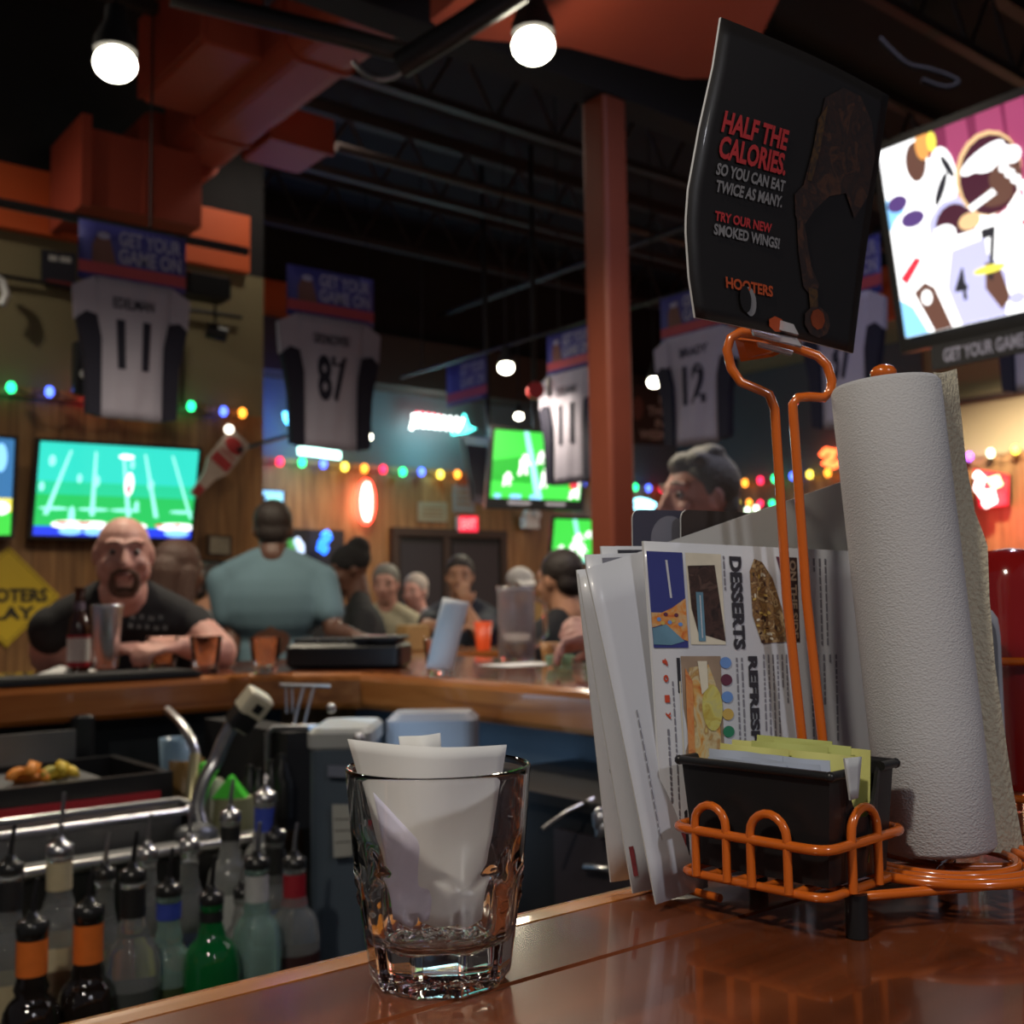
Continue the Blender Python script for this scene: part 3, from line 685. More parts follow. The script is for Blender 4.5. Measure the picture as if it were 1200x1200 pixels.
for (x0, y0, x1, y1, m, lab) in ((490, 588, 524, 611, 'notice_a', 'cream notice on the pine wall left of the exit sign'), (531, 568, 556, 600, 'notice_b', 'grey notice on the pine wall above the exit sign')):
    q = Quad(hity(x0, y0, 8.06), hity(x1, y0+1, 8.06), hity(x1, y1+1, 8.06), hity(x0, y1, 8.06))
    mb = MB(); mb.sheet(q, pbr(m, (.30, .24, .15) if m == 'notice_a' else (.25, .22, .2), .7), th=.01)
    for k in range(3): mb.qrect(q, .15, .25+.2*k, .85, .32+.2*k, M['panel'], .001)
    tag(mb.build('wall_notice'), lab, 'notice')
q = Quad(hity(243, 626, 6.16), hity(272, 628, 6.16), hity(272, 652, 6.16), hity(243, 651, 6.16))
mb = MB(); mb.sheet(q, M['brownsof'], th=.02); mb.qrect(q, .1, .1, .9, .9, pbr('photo_print', (.22, .19, .14), .6, var=.5, scale=40), .001)
tag(mb.build('picture_frame'), 'small framed picture on pine wall between the bald man and blue-shirt man', 'picture')
q = Quad(hity(236, 655, 6.16), hity(272, 657, 6.16), hity(272, 674, 6.16), hity(236, 674, 6.16))
mb = MB(); mb.sheet(q, M['black'], th=.02); mb.qrect(q, .1, .2, .5, .6, M['dimwhite'], .001)
tag(mb.build('picture_frame'), 'dark low plaque beneath the small framed picture', 'picture')

# yellow diamond sign
cy = hity(9, 699, 6.16); sz = hity(9, 640, 6.16).z-cy.z
mb = MB(); ys = pbr('yellow_sign_paint', (.58, .40, .02), .5, var=.05); q = Quad(cy+V((-sz, 0, sz)), cy+V((sz, 0, sz)), cy+V((sz, 0, -sz)), cy+V((-sz, 0, -sz)))
pts = [(.5, .0), (1, .5), (.5, 1), (0, .5)]
mb.add([q.p(a, b, 0) for a, b in pts]+[q.p(a, b, -.012) for a, b in pts], [(0, 1, 2, 3), (7, 6, 5, 4), (0, 4, 5, 1), (1, 5, 6, 2), (2, 6, 7, 3), (3, 7, 4, 0)], ys)
bk = M['black_matte']; ed = .04
for a, b in (((.5, ed), (1-ed, .5)), ((1-ed, .5), (.5, 1-ed)), ((.5, 1-ed), (ed, .5)), ((ed, .5), (.5, ed))): mb.tube([q.p(*a, .001), q.p(*b, .001)], .0015, bk, 4)
mb.qtext(q, 'HOOTERS', .12, .42, .88, .56, bk, bold=.04, off=.002); mb.qtext(q, 'PLAY', .25, .60, .76, .73, bk, bold=.04, off=.002)
tag(mb.build('diamond_sign'), 'yellow diamond sign with black lettering at the left edge', 'sign')

# bottle shaped sign on the corner
b0, b1 = hity(228, 580, 6.0), hity(283, 512, 6.0); ax = (b1-b0).normalized(); nn = V((0, -1, 0)); sd = ax.cross(nn).normalized(); Lb = (b1-b0).length
bq = Quad(b1-sd*.075, b1+sd*.075, b0+sd*.075, b0-sd*.075)
t = thing('bottle_sign', 'red and white tilted bottle shaped sign with a bulb, right of the cyan television', 'sign', b0)
def bw(b): return .5 if b > .42 else (.5-.0*b)
mb = MB(); pts = [(.1, .0), (.9, .0), (1, .06), (1, .5), (.75, .68), (.66, 1), (.34, 1), (.25, .68), (0, .5), (0, .06)]
tri = tessellate_polygon([[V((a, b, 0)) for a, b in pts]]); n = len(pts)
cr = pbr('cream_print', (.42, .33, .27), .5); rd = pbr('red_print', (.35, .03, .03), .5)
mb.add([bq.p(a, b, 0) for a, b in pts]+[bq.p(a, b, -.03) for a, b in pts], [tuple(k) for k in tri]+[tuple(i+n for i in k) for k in tri]+[(i, (i+1) % n, n+(i+1) % n, n+i) for i in range(n)], cr)
mb.qell(bq, .5, .16, .42, .1, rd, .002); mb.qrect(bq, .08, .36, .92, .5, rd, .002); mb.qrect(bq, .34, .85, .66, 1, rd, .002); mb.qrect(bq, .15, .29, .85, .32, rd, .002)
mb.build('sign_board', t); MB().sph(b1+V((-.1, -.05, .03)), .026, emit('small_bulb', (1, .9, .75), 4.), 12).build('bulb', t); 

# ------------------------------------------------------------ strings of coloured lights
LC = {'g': (.02, 1., .3), 'b': (.08, .15, 1.), 'o': (1., .32, .03), 'r': (1., .02, .08), 'y': (1., .75, .08), 'w': (.8, 1., .7), 'p': (.45, .1, 1.)}
LM = {k: emit('bulb_'+k, v, 4.5) for k, v in LC.items()}
def string(label, spots, pt, r):
    P = [pt(x, y) for x, y, c in spots]; t = thing('string_lights', label, 'string lights', P[0])
    pts = []
    for a, b in zip(P, P[1:]):
        for k in range(5): u = k/5; pts.append(a.lerp(b, u)+V((0, 0, -.05*math.sin(PI*u)+.02)))
    pts.append(P[-1]+V((0, 0, .02))); MB().tube(pts, .005, M['black'], 5).build('cable', t)
    for p, (x, y, c) in zip(P, spots): MB().sph(p, (r, r, r*1.25), LM[c], 10).build('bulb', t)
string('coloured lights strung along the pine ledge below the tan wall', [(13, 454, 'g'), (58, 459, 'b'), (105, 463, 'r'), (165, 470, 'o'), (224, 476, 'g'), (262, 482, 'b'), (284, 484, 'o')], PB(6.1), .024)
string('coloured lights along the top of the pine back wall', [(302, 536, 'o'), (328, 541, 'r'), (354, 542, 'g'), (379, 544, 'b'), (404, 547, 'y'), (427, 549, 'o'), (449, 550, 'r'), (472, 553, 'g'), (494, 553, 'b'), (516, 556, 'y'), (536, 556, 'o'), (560, 558, 'r'), (590, 560, 'g'), (620, 562, 'p'), (683, 567, 'b'), (712, 569, 'y'), (744, 571, 'g'), (760, 572, 'b'), (776, 573, 'r')], PB(8.0), .031)
string('coloured lights along the dark right wall, upper of two strings', [(873, 566, 'o'), (891, 563, 'r'), (908, 561, 'g'), (929, 558, 'b'), (949, 556, 'y'), (970, 554, 'o'), (1000, 550, 'r'), (1050, 545, 'g'), (1100, 540, 'o'), (1136, 535, 'p'), (1161, 531, 'w'), (1190, 527, 'y'), (1225, 522, 'b')], PC(8.7), .031)
string('short lower string of coloured lights right of the grey-haired man', [(850, 587, 'b'), (864, 589, 'y'), (878, 589, 'o'), (891, 590, 'r'), (905, 590, 'g'), (876, 598, 'w'), (886, 596, 'w')], PC(8.3), .026)

# ------------------------------------------------------------ banners and jerseys
M['jersey'] = pbr('white_jersey', (.36, .34, .43), .8, var=.06, scale=8, bump=.2, bscale=25)
M['blue_ban'] = pbr('blue_banner', (.045, .045, .22), .6, var=.1); M['red_ban'] = pbr('red_banner', (.36, .05, .07), .6, var=.1); M['ban_txt'] = pbr('banner_lettering', (.28, .28, .42), .6, var=.05)
M['ban_fig'] = pbr('banner_figure', (.14, .06, .05), .6)
def banner(q, label, fig=True):
    mb = MB(); mb.sheet(q, M['blue_ban'], M['navy'], th=.004, na=6, nb=3)
    mb.qrect(q, 0, .68, 1, .88, M['red_ban'], .002, 6)
    if fig: mb.qpoly(q, [(.12, .68), (.12, .4), (.18, .16), (.26, .14), (.3, .4), (.34, .68)], M['ban_fig'], .004); mb.qell(q, .22, .22, .06, .06, M['ban_txt'], .006)
    mb.qtext(q, 'GET YOUR', .36, .08, .95, .34, M['ban_txt'], off=.005, bold=.03); mb.qtext(q, 'GAME ON', .36, .38, .95, .64, M['ban_txt'], off=.005, bold=.03)
    return tag(mb.build('hanging_banner'), label, 'banner')
def jersey(q, num, name, label, tilt=0.):
    """q spans sleeve to sleeve, neck to hem"""
    c = q.p(.5, 0); t = thing('football_jersey', label, 'jersey', c)
    def lr(b):   # left/right outline of the body
        if b < .12: return .16+.0*b, .84
        return .16+.05*min(1, (b-.12)/.4), .84-.05*min(1, (b-.12)/.4)
    def surf(a, b, side):
        l, r = lr(b); x = l+(r-l)*a; th = .022*math.sin(PI*min(1, max(0, a)))**.6+.003*math.sin(a*21+b*4)
        return q.p(x, b, side*th+.006*math.sin(x*9+b*5))
    na, nb = 16, 14; W = na+1; vs = []
    for side in (1, -1):
        for j in range(nb+1):
            for i in range(na+1): vs.append(surf(i/na, j/nb, side))
    K = W*(nb+1); fs = []
    for j in range(nb):
        for i in range(na): a = j*W+i; fs += [(a, a+1, a+W+1, a+W), (K+a+W, K+a+W+1, K+a+1, K+a)]
    for i in range(na): fs += [(i+1, i, K+i, K+i+1), (nb*W+i, nb*W+i+1, K+nb*W+i+1, K+nb*W+i)]
    for j in range(nb): fs += [(j*W, (j+1)*W, K+(j+1)*W, K+j*W), (j*W+na+W, j*W+na, K+j*W+na, K+j*W+na+W)]
    mb = MB(); mb.add(vs, fs, M['jersey'], True)
    nv, fs2 = text_geo(num, .035)
    mb.add([surf(.27+.46*x, .29+.36*y, 1)+q.n*.004 for x, y in nv], fs2, M['navy'])
    if name:
        nv, fs2 = text_geo(name, .02); mb.add([surf(.24+.52*x, .13+.08*y, 1)+q.n*.004 for x, y in nv], fs2, M['navy'])
    mb.build('jersey_body', t)
    for s in (0, 1):     # dark side panels and short sleeves
        X = (lambda x: x) if s == 0 else (lambda x: 1-x)
        pts = [(X(.0), .08), (X(.17), -.0), (X(.19), .26), (X(.02), .32)]
        sl = MB(); n = 4; sl.add([q.p(a, b, .016) for a, b in pts]+[q.p(a, b, -.016) for a, b in pts], [(0, 1, 2, 3), (7, 6, 5, 4), (0, 4, 5, 1), (1, 5, 6, 2), (2, 6, 7, 3), (3, 7, 4, 0)], M['jersey']); sl.build('sleeve', t)
        pts = [(X(.03), .31), (X(.10), .26), (X(.19), .28), (X(.23), .44), (X(.235), 1.0), (X(.12), .98), (X(.1), .6)]
        tri = tessellate_polygon([[V((a, b, 0)) for a, b in pts]]); n = len(pts)
        sp_ = MB(); sp_.add([q.p(a, b, .026) for a, b in pts]+[q.p(a, b, -.02) for a, b in pts], [tuple(k) for k in tri]+[tuple(i+n for i in k) for k in tri]+[(i, (i+1) % n, n+(i+1) % n, n+i) for i in range(n)], M['navy']); sp_.build('side_panel', t)
    return t
def hq(fn, l, r, zt, zb):
    """quad on a vertical plane between two pixel columns and two heights"""
    a, b = fn(l), fn(r); return Quad((a.x, a.y, zt), (b.x, b.y, zt), (b.x, b.y, zb), (a.x, a.y, zb))
R1 = lambda y: (lambda px: hity(px, 400, y)); R2 = lambda x: (lambda px: hitx(px, 400, x))
banner(hq(R1(5.06), 90, 217, 3.02, 2.745), 'blue and red banner over the leftmost jersey')
jersey(hq(R1(5.07), 84, 221, 2.765, 2.12), '11', 'EDELMAN', 'white jersey number 11 hanging before the tan wall at left')
banner(hq(R1(5.06), 336, 438, 3.0, 2.735), 'blue and red banner hanging above the jersey with number 87')
jersey(hq(R1(5.07), 325, 444, 2.75, 2.06), '87', 'GRONKOWSKI', 'white jersey number 87 hanging left of centre')
banner(hq(R2(4.73), 523, 570, 3.0, 2.69), 'blue and red banner with no jersey, left of a small lamp', False)
banner(hq(R2(4.73), 641, 694, 3.0, 2.73), 'blue and red banner partly behind the column')
jersey(hq(R2(4.73), 632, 700, 2.73, 2.0), '11', 'EDELMAN', 'white jersey number 11 hanging beside the orange column')
banner(hq(R2(4.73), 775, 853, 3.02, 2.75), 'blue and red banner right of the column, above the jersey with number 12')
jersey(hq(R2(4.73), 768, 866, 2.77, 2.13), '12', 'BRADY', 'white jersey number 12 hanging right of the column')
banner(hq(R2(4.73), 955, 1036, 3.02, 2.73), 'blue and red banner behind the dark upright poster')
jersey(hq(R2(4.73), 940, 1040, 2.75, 2.1), '37', '', 'white jersey hanging behind the wire loop, mostly hidden')
jersey(hq(R2(4.73), 1160, 1290, 2.75, 2.13), '24', '', 'white jersey under the largest television at the right edge')
# dark poster beside jersey 12, red round sign
q = Quad(hity(735, 450, 7.6), hity(783, 452, 7.6), hity(781, 522, 7.6), hity(735, 520, 7.6))
mb = MB(); mb.sheet(q, pbr('dark_brown_print', (.03, .02, .018), .6), th=.01)
for k, (s_, a, b) in enumerate((('I', .78, .82), ('THE', .5, .95), ('IN', .7, .92), ('WEEK', .3, .98))): mb.qtext(q, s_, a, .16+.2*k, b, .31+.2*k, M['dimwhite'], off=.002)
mb.qell(q, .25, .4, .14, .2, M['ban_fig'], .002)
tag(mb.build('hanging_poster'), 'dark poster with pale words between the column and jersey 12', 'poster')
c = at(628, 457, 7.0)
mb = MB(); mb.cyl(c, c+V((.02, .03, 0)), .055, pbr('red_disc', (.45, .02, .02), .5)); mb.box(c+V((.07, -.05, .02)), (.03, .02, .12), M['dimwhite'])
tag(mb.build('round_sign'), 'small red round sign with white edge left of the column jersey', 'sign')
pipe('hanging_rail', [at(280, 527, 6.4), at(340, 510, 7.2)], .014, 'thin dark arm behind the bottle sign', 'bracket')
# ============================================================ THE BAR
M['top'] = wood('varnished_counter_wood', (.085, .022, .008), (.155, .040, .014), (.25, .070, .025), .2, .7, 'X', .8, bump=0)
M['top2'] = wood('varnished_far_counter_wood', (.12, .03, .012), (.2, .055, .02), (.30, .09, .035), .2, 1., 'Y', .8, bump=0)
M['edge'] = wood('honey_edge_wood', (.34, .11, .015), (.52, .19, .03), (.66, .30, .06), .25, .8, 'X', 1.2, bump=.01)  # honey wood lightened to carry the nosing's highlight
M['edge_y'] = wood('honey_edge_wood_b', (.22, .065, .014), (.34, .11, .025), (.46, .17, .045), .25, .8, 'Y', 1.2, bump=.01)
M['edge_x'] = wood('honey_edge_wood_c', (.22, .065, .014), (.34, .11, .025), (.46, .17, .045), .25, .8, 'X', 1.2, bump=.01)
M['die'] = pbr('blue_grey_bar_panel', (.10, .135, .17), .6, var=.3, scale=3)
M['die_dark'] = pbr('dark_bar_panel', (.02, .025, .03), .6, var=.3, scale=3)
YN, YF, XR = .543, 2.87, 1.60
bar = thing('bar_counter', 'varnished red-brown wooden bar counter running round the bartender well', 'bar counter', (1.9, .2, 0))
o = MB().bl(-2.4, 2.25, -.12, YN-.108, CT-.045, CT, M['top']).build('countertop', bar)
mb = MB(); yy = [YN-.106, YN-.012]
prof = [(YN-.106, CT-.05), (YN-.106, CT-.001), (YN-.1045, CT+.0005), (YN-.034, CT+.0005), (YN-.004, CT-.003), (YN, CT-.012), (YN, CT-.045), (YN-.006, CT-.055)]
def extr(mb, prof, a, b, m, ax='x'):
    n = len(prof); vs = [((a, y, z) if ax == 'x' else (y, a, z)) for y, z in prof]+[((b, y, z) if ax == 'x' else (y, b, z)) for y, z in prof]
    mb.add(vs, [(i, (i+1) % n, n+(i+1) % n, n+i) for i in range(n)]+[tuple(range(n)), tuple(reversed(range(n, 2*n)))], m); return mb
mb = extr(MB(), prof[:4]+[(YN-.034, CT-.05)], -2.4, XR+.1, M['top']); mb.build('edge_board', bar)
# nosing, a rounded strip; its edge highlight is put into the lighter wood
mb = MB(); pr = [(YN-.034, CT-.03), (YN-.034, CT+.001)]+[(YN-.021+.021*math.cos(a), CT-.0135+.0145*math.sin(a)) for a in [math.radians(98-14*i) for i in range(9)]]+[(YN, CT-.045), (YN-.01, CT-.05)]
extr(mb, pr, -2.4, XR+.1, M['edge']).build('nosing', bar, label='honey coloured nosing strip, its highlight painted in')
o = MB().bl(-2.4, XR+.1, -.0, YN-.08, 0, CT-.05, M['die_dark']).build('front_panel', bar)
# far counter, left run and right run with a chamfered corner
far_poly = [(-2.4, YF+.012), (1.36, YF+.012), (XR+.012, YF-.24), (XR+.03, 2.2), (XR+.03, YN-.13), (2.25, YN-.13), (2.25, 3.45), (-2.4, 3.45)]
MB().prism(far_poly, CT-.045, CT, M['top2']).build('far_countertop', bar)
edge_pts = [(-2.4, YF), (1.36, YF), (XR, YF-.25), (XR+.02, 2.2), (XR+.02, YN)]
for i, (a, b) in enumerate(zip(edge_pts, edge_pts[1:])):
    a, b = V((*a, 0)), V((*b, 0)); d = (b-a).normalized(); nrm = V((d.y, -d.x, 0)); 
    if nrm.dot(V((-.5, 1.5, 0))-a) < 0: nrm = -nrm
    pr = [(-.02, CT-.001), (.03, CT-.001), (.042, CT-.008), (.048, CT-.02), (.048, CT-.082), (.04, CT-.094), (.026, CT-.1), (-.02, CT-.1)]
    vs = [a+nrm*x+V((0, 0, z)) for x, z in pr]+[b+nrm*x+V((0, 0, z)) for x, z in pr]; n = len(pr)
    mb = MB().add(vs, [(k, (k+1) % n, n+(k+1) % n, n+k) for k in range(n)]+[tuple(range(n)), tuple(reversed(range(n, 2*n)))], M['edge_x'] if i == 0 else M['edge_y'])
    mb.build('edge_rail', bar)
mb = MB(); mb.bl(-2.4, 1.5, YF+.08, YF+.16, 0, CT-.1, M['die_dark']); mb.build('bar_die', bar)
mb = MB(); mb.bl(XR+.1, XR+.18, YN, YF, 0, CT-.1, M['die']); mb.build('bar_die', bar, label='blue grey panel below the right run of the counter')
mb = MB(); mb.bl(-2.4, 2.0, 3.06, 3.12, 0, CT-.06, M['panel']); mb.build('customer_panel', bar); MB().bl(1.9, 1.96, YN-.1, 3.3, 0, CT-.06, M['panel_y']).build('customer_panel', bar)

# ------------------------------------------------------------ under the bar, left
zl = .786
t = thing('ice_bin', 'stainless underbar sink and ice bin behind the bottles', 'sink', (0, 2.4, 0))
mb = MB(); xr_ = hity(330, 985, 2.12).x
mb.bl(-1.6, xr_, 2.12, 2.62, .0, .05, M['steel_dull']); mb.bl(-1.6, xr_, 2.13, 2.14, .35, zl-.13, M['steel_dull']); mb.bl(-1.6, xr_, 2.6, 2.62, .1, zl, M['steel_dull']); mb.build('bin_body', t)
MB().bl(-1.6, xr_, 2.115, 2.13, zl-.13, zl-.012, M['black']).build('black_front', t)
mb = MB(); mb.tube([(-1.6, 2.11, zl), (xr_, 2.11, zl)], .011, M['steel'], 8); mb.bl(-1.6, xr_, 2.12, 2.2, zl-.008, zl, M['steel_dull']); mb.build('front_lip', t)
mb = MB(); mb.bl(-1.6, xr_, 2.2, 2.21, .45, zl-.006, M['steel_dull']); mb.bl(-1.6, xr_, 2.2, 2.6, .45, .46, M['steel_dull']); mb.build('basin', t)
sx = hity(206, 940, 2.3).x
t = thing('rail_frame', 'pair of chrome bars in front of the black tray', 'rail', (.2, 2.28, .9))
za, zb = hity(100, 954, 2.26).z, hity(100, 964, 2.26).z
MB().tube([(-1.6, 2.28, za), (sx, 2.28, za)], .008, M['steel'], 8).tube([(-1.6, 2.24, zb), (sx, 2.24, zb), (sx+.015, 2.26, (za+zb)/2), (sx, 2.28, za)], .008, M['steel'], 8).build('rail', t)
MB().bl(-1.6, sx, 2.27, 2.29, .0, za-.01, M['steel_dull']).build('support_panel', t)
# garnish tray
z1 = hity(190, 905, 2.36).z; z0 = hity(190, 958, 2.36).z; x1 = hity(203, 905, 2.36).x
t = thing('garnish_tray', 'black garnish tray with a red stripe, holding cut fruit', 'tray', (.3, 2.5, z0))
MB().bl(-1.5, x1, 2.36, 2.38, z0, z1, M['black']).bl(-1.5, x1, 2.38, 2.72, z0, z0+.02, M['black']).bl(-1.5, x1, 2.7, 2.72, z0, z1, M['black']).bl(x1-.02, x1, 2.38, 2.7, z0, z1, M['black']).build('tray_body', t)
MB().bl(-1.5, x1-.03, 2.352, 2.36, z0+.022, z0+.058, pbr('red_stripe', (.40, .02, .03), .4)).build('red_stripe', t)
mb = MB(); mb.bl(-1.5, x1-.12, 2.4, 2.68, z1-.02, z1-.012, M['steel_dull']); mb.bl(-1.5, x1-.1, 2.70, 2.71, z1, z1+.07, M['steel_dull']); mb.build('steel_insert', t)
wd = {'orange': pbr('orange_peel', (.75, .26, .03), .5, var=.25, scale=60), 'lemon': pbr('lemon_peel', (.70, .50, .05), .5, var=.25, scale=60), 'lime': pbr('lime_peel', (.40, .36, .06), .5, var=.2, scale=60)}
def wedge(px, py, m, r, rz, kind, lab, yy=2.5):
    c = hity(px, py, yy); ang = [PI*i/8 for i in range(9)]; vs = []
    for y in (-.35, .35): vs += [V((math.cos(a)*r, y*r, math.sin(a)*r*.75)) for a in ang]
    Mx = Matrix.Rotation(rz, 3, 'Z') @ Matrix.Rotation(.3*rz, 3, 'X'); vs = [Mx @ v for v in vs]+[V((0, -.1*r, 0)), V((0, .1*r, 0))]
    fs = [(i, i+1, 10+i, 9+i) for i in range(8)]+[(i+1, i, 18) for i in range(8)]+[(9+i, 10+i, 19) for i in range(8)]+[(8, 0, 18), (0, 9, 19, 18), (9, 17, 19), (17, 8, 18, 19)]
    mb = MB().add([c+v for v in vs], fs, wd[m], True); tag(mb.build(kind), lab, 'fruit', 'cut fruit in the garnish tray')
for i, (px, py, m, r, rz) in enumerate(((24, 912, 'orange', .03, .3), (36, 906, 'orange', .034, 1.2), (44, 914, 'orange', .028, 2.2), (31, 915, 'orange', .026, 2.9))): wedge(px, py, m, r, rz, 'orange_wedge', 'orange fruit wedge in the left heap of the garnish tray')
for i, (px, py, m, r, rz) in enumerate(((60, 909, 'lime', .026, .5), (70, 903, 'lemon', .028, 1.4), (78, 908, 'lemon', .026, 2.5), (66, 912, 'lemon', .022, .2), (56, 914, 'lemon', .02, 1.2))): wedge(px, py, m, r, rz, 'lemon_wedge', 'yellow fruit wedge right of the orange wedges in the garnish tray')
# soda guns
def at2(l): return [at(*p) for p in l]
t = thing('soda_gun', 'soda gun with a curved metal hose, its button head up under the bar edge', 'soda gun', at(236, 950, 2.4))
MB().tube(smooth(at2([(236, 968, 2.35), (232, 945, 2.37), (240, 915, 2.4), (254, 890, 2.42), (264, 865, 2.42), (276, 843, 2.42)])), .0165, M['steel'], 14).build('hose', t)
c = at(291, 833, 2.42); ax = (at(300, 820, 2.42)-at(276, 850, 2.42)).normalized()
Mr = V((0, 0, 1)).rotation_difference(ax).to_matrix()
MB().rbox(c-ax*.02, (.055, .05, .05), .012, M['black'], Mr).build('gun_grip', t)
mb = MB().rbox(c+ax*.02, (.06, .05, .055), .01, pbr('cream_plastic', (.6, .55, .42), .4), Mr)
mb.box(c+ax*.02+Mr @ V((0, -.027, 0)), (.018, .006, .02), M['black'], Mr)
mb.build('button_head', t)
t = thing('flexible_hose', 'bright curved metal hose left of the soda gun', 'hose', at(225, 950, 2.45))
MB().tube(smooth(at2([(196, 832, 2.6), (212, 848, 2.52), (224, 868, 2.47), (229, 885, 2.45), (226, 915, 2.42), (224, 940, 2.4), (226, 962, 2.38)])), .0105, M['steel'], 12).build('hose', t)
MB().tube(smooth(at2([(229, 885, 2.45), (226, 915, 2.42), (224, 940, 2.40)])), .013, pbr('brass_sleeve', (.75, .68, .4), .3, .9), 12).build('sleeve', t)
c = at(230, 985, 2.3); MB().lathe([(.03, -.1), (.03, -.02), (.045, 0), (.045, .02), (.03, .03)], c, M['steel_dull'], 16).build('socket', t)
# cups and pour spouts standing right of the hoses
def up(px, py, D): return at(px, py, D)
t = thing('juice_container', 'pale juice container with a bright green pour spout', 'container', at(250, 965, 2.45))
c = at(249, 940, 2.45); M['pale'] = pbr('pale_plastic', (.30, .30, .22), .5, var=.1)
MB().lathe([(.052, -.18), (.055, -.05), (.045, .02), (.02, .05)], c, M['pale'], 16).build('jug', t)
MB().lathe([(.018, .03), (.02, .045), (.010, .085), (.005, .09)], c, pbr('green_spout', (.08, .65, .05), .35), 12, M=Matrix.Rotation(-.25, 3, 'Y')).build('pour_spout', t)
t = thing('juice_container', 'olive container topped by a triangular bright green spout', 'container', at(273, 960, 2.4))
c = at(274, 945, 2.42)
MB().lathe([(.045, -.18), (.048, -.04), (.04, .02)], c, pbr('olive_plastic', (.22, .22, .12), .5), 16).build('jug', t)
g = at(270, 923, 2.42); mb = MB(); mb.prism([(-.036, -.02), (.036, -.02), (0, .026)], -.02, .02, bpy.data.materials['green_spout'])
Mq = Matrix.Rotation(PI/2, 3, 'X'); mb.v = [g+(Matrix.Rotation(-YAW, 3, 'Z') @ (Mq @ v)) for v in mb.v]; mb.build('pour_spout', t)
c = at(208, 880, 2.62); tag(MB().lathe([(.034, -.09), (.042, .03), (.038, .03), (.03, -.085)], c, pbr('blue_cup', (.18, .28, .38), .3), 20, capt=False).build('blue_cup'), 'pale blue plastic cup behind the curved hose', 'cup')
c = at(218, 905, 2.6); tag(MB().lathe([(.036, -.09), (.04, .03), (.036, .03), (.03, -.08)], c, pbr('brown_bottle_plastic', (.2, .11, .03), .4), 16, capt=False).build('amber_cup'), 'amber brown cup beneath the pale blue cup', 'cup')
# black well box & hose under the counter at left
pipe('rubber_hose', at2([(62, 890, 2.8), (66, 868, 2.8), (80, 854, 2.8), (95, 852, 2.8), (99, 868, 2.8)]), .012, 'black rubber hose looping above the fruit tray', 'hose', M['black'])
c = at(94, 868, 2.78); tag(MB().rbox(c, (.06, .06, .13), .015, M['black']).build('soda_holster'), 'black holster below the counter above the fruit tray', 'holster')
# wire rack and dark mesh box
t = thing('glass_hanger', 'small bright wire rack hanging from the counter edge', 'rack', at(358, 802, 2.85))
mb = MB(); mb.tube(at2([(328, 803, 2.8), (387, 804, 2.8)]), .005, M['steel'], 8); mb.build('wire', t)
for x in (356, 368): MB().tube(at2([(x, 804, 2.8), (x-7, 830, 2.78), (x-12, 852, 2.76)]), .004, M['steel'], 6).build('wire', t)
for x in (335, 342): MB().tube(at2([(x, 804, 2.8), (x+1, 836, 2.78)]), .003, M['grey_metal'], 6).build('wire', t)
a = at(315, 857, 2.6); b = at(372, 853, 2.6); tag(MB().bl(a.x, b.x, b.y-.02, 2.75, .75, (a.z+b.z)/2, M['black_matte']).tube([at(314, 930, 2.58), at(314, 860, 2.58), at(320, 854, 2.58), at(372, 852, 2.58)], .008, M['grey_metal'], 8).build('drain_box'), 'dark box with a metal rim between the soda gun and the blue-grey tower', 'box')
mb = MB(); a = at(285, 965, 2.35); b = at(360, 950, 2.35); mb.bl(a.x, b.x, 2.3, 2.7, .5, .80, M['steel_dull']); mb.bl(a.x, b.x, 2.29, 2.31, .80, .82, M['steel'])
tag(mb.build('drainboard'), 'steel drainboard beside the ice bin', 'drainboard')
for i, (px, py) in enumerate(((293, 918), (303, 922), (318, 912), (333, 915), (330, 905))):
    c = at(px, py, 2.5); tag(MB().lathe([(.018, -.08), (.02, .0), (.01, .02), (.008, .04)], c, M['black'], 10).build('bottle_pourer'), 'black pourer bottle neck in the dark row under the mesh box', 'bottle', 'black pourer necks under the mesh box')

# blue-grey tower with grey cap, card and dark equipment
t = thing('glass_washer', 'blue-grey upright machine with a pale grey cap, left of the near glass', 'machine', at(404, 1000, 2.35))
a, b = at(372, 900, 2.35), at(441, 900, 2.35); tw = pbr('blue_grey_plastic', (.07, .095, .125), .5, var=.15)
cx = (a+b)/2; R3 = Matrix.Rotation(-YAW, 3, 'Z'); wd_ = (b-a).length; zt = at(400, 860, 2.35).z
MB().rbox((cx.x, cx.y, zt/2), (wd_, .22, zt), .03, tw, R3).build('machine_body', t)
MB().rbox((cx.x, cx.y, zt+.0), (wd_*1.05, .23, .045), .02, pbr('pale_grey_cap', (.42, .43, .42), .4), R3).build('cap', t)
q = Quad(at(389, 943, 2.21), at(415, 943, 2.21), at(413, 1003, 2.21), at(391, 1005, 2.21)); mb = MB(); mb.sheet(q, pbr('instruction_card', (.40, .40, .36), .6), th=.002)
for k in range(3): mb.qrect(q, .1, .27+.22*k, .95, .29+.22*k, M['black'])
mb.build('card', t)
q = Quad(at(384, 897, 2.22), at(418, 899, 2.22), at(418, 912, 2.22), at(384, 910, 2.22)); MB().sheet(q, pbr('grey_blue_panel', (.18, .2, .26), .4), th=.01).build('control_panel', t)
MB().sph(at(421, 866, 2.21), .012, M['steel'], 10).build('knob', t); MB().sph(at(388, 830, 2.25), .01, M['steel'], 10).build('knob', t)
c = at(508, 868, 2.5); tag(MB().rbox(c, (.2, .14, .13), .03, pbr('grey_white_plastic', (.24, .23, .24), .5), R3).tube([c+V((0, 0, -.05)), (c.x, c.y, 0.782)], .03, M['black'], 10).build('napkin_dispenser'), 'pale rounded dispenser box seen behind the receipts in the near glass', 'box')
a, b = at(448, 905, 2.45), at(560, 905, 2.45)
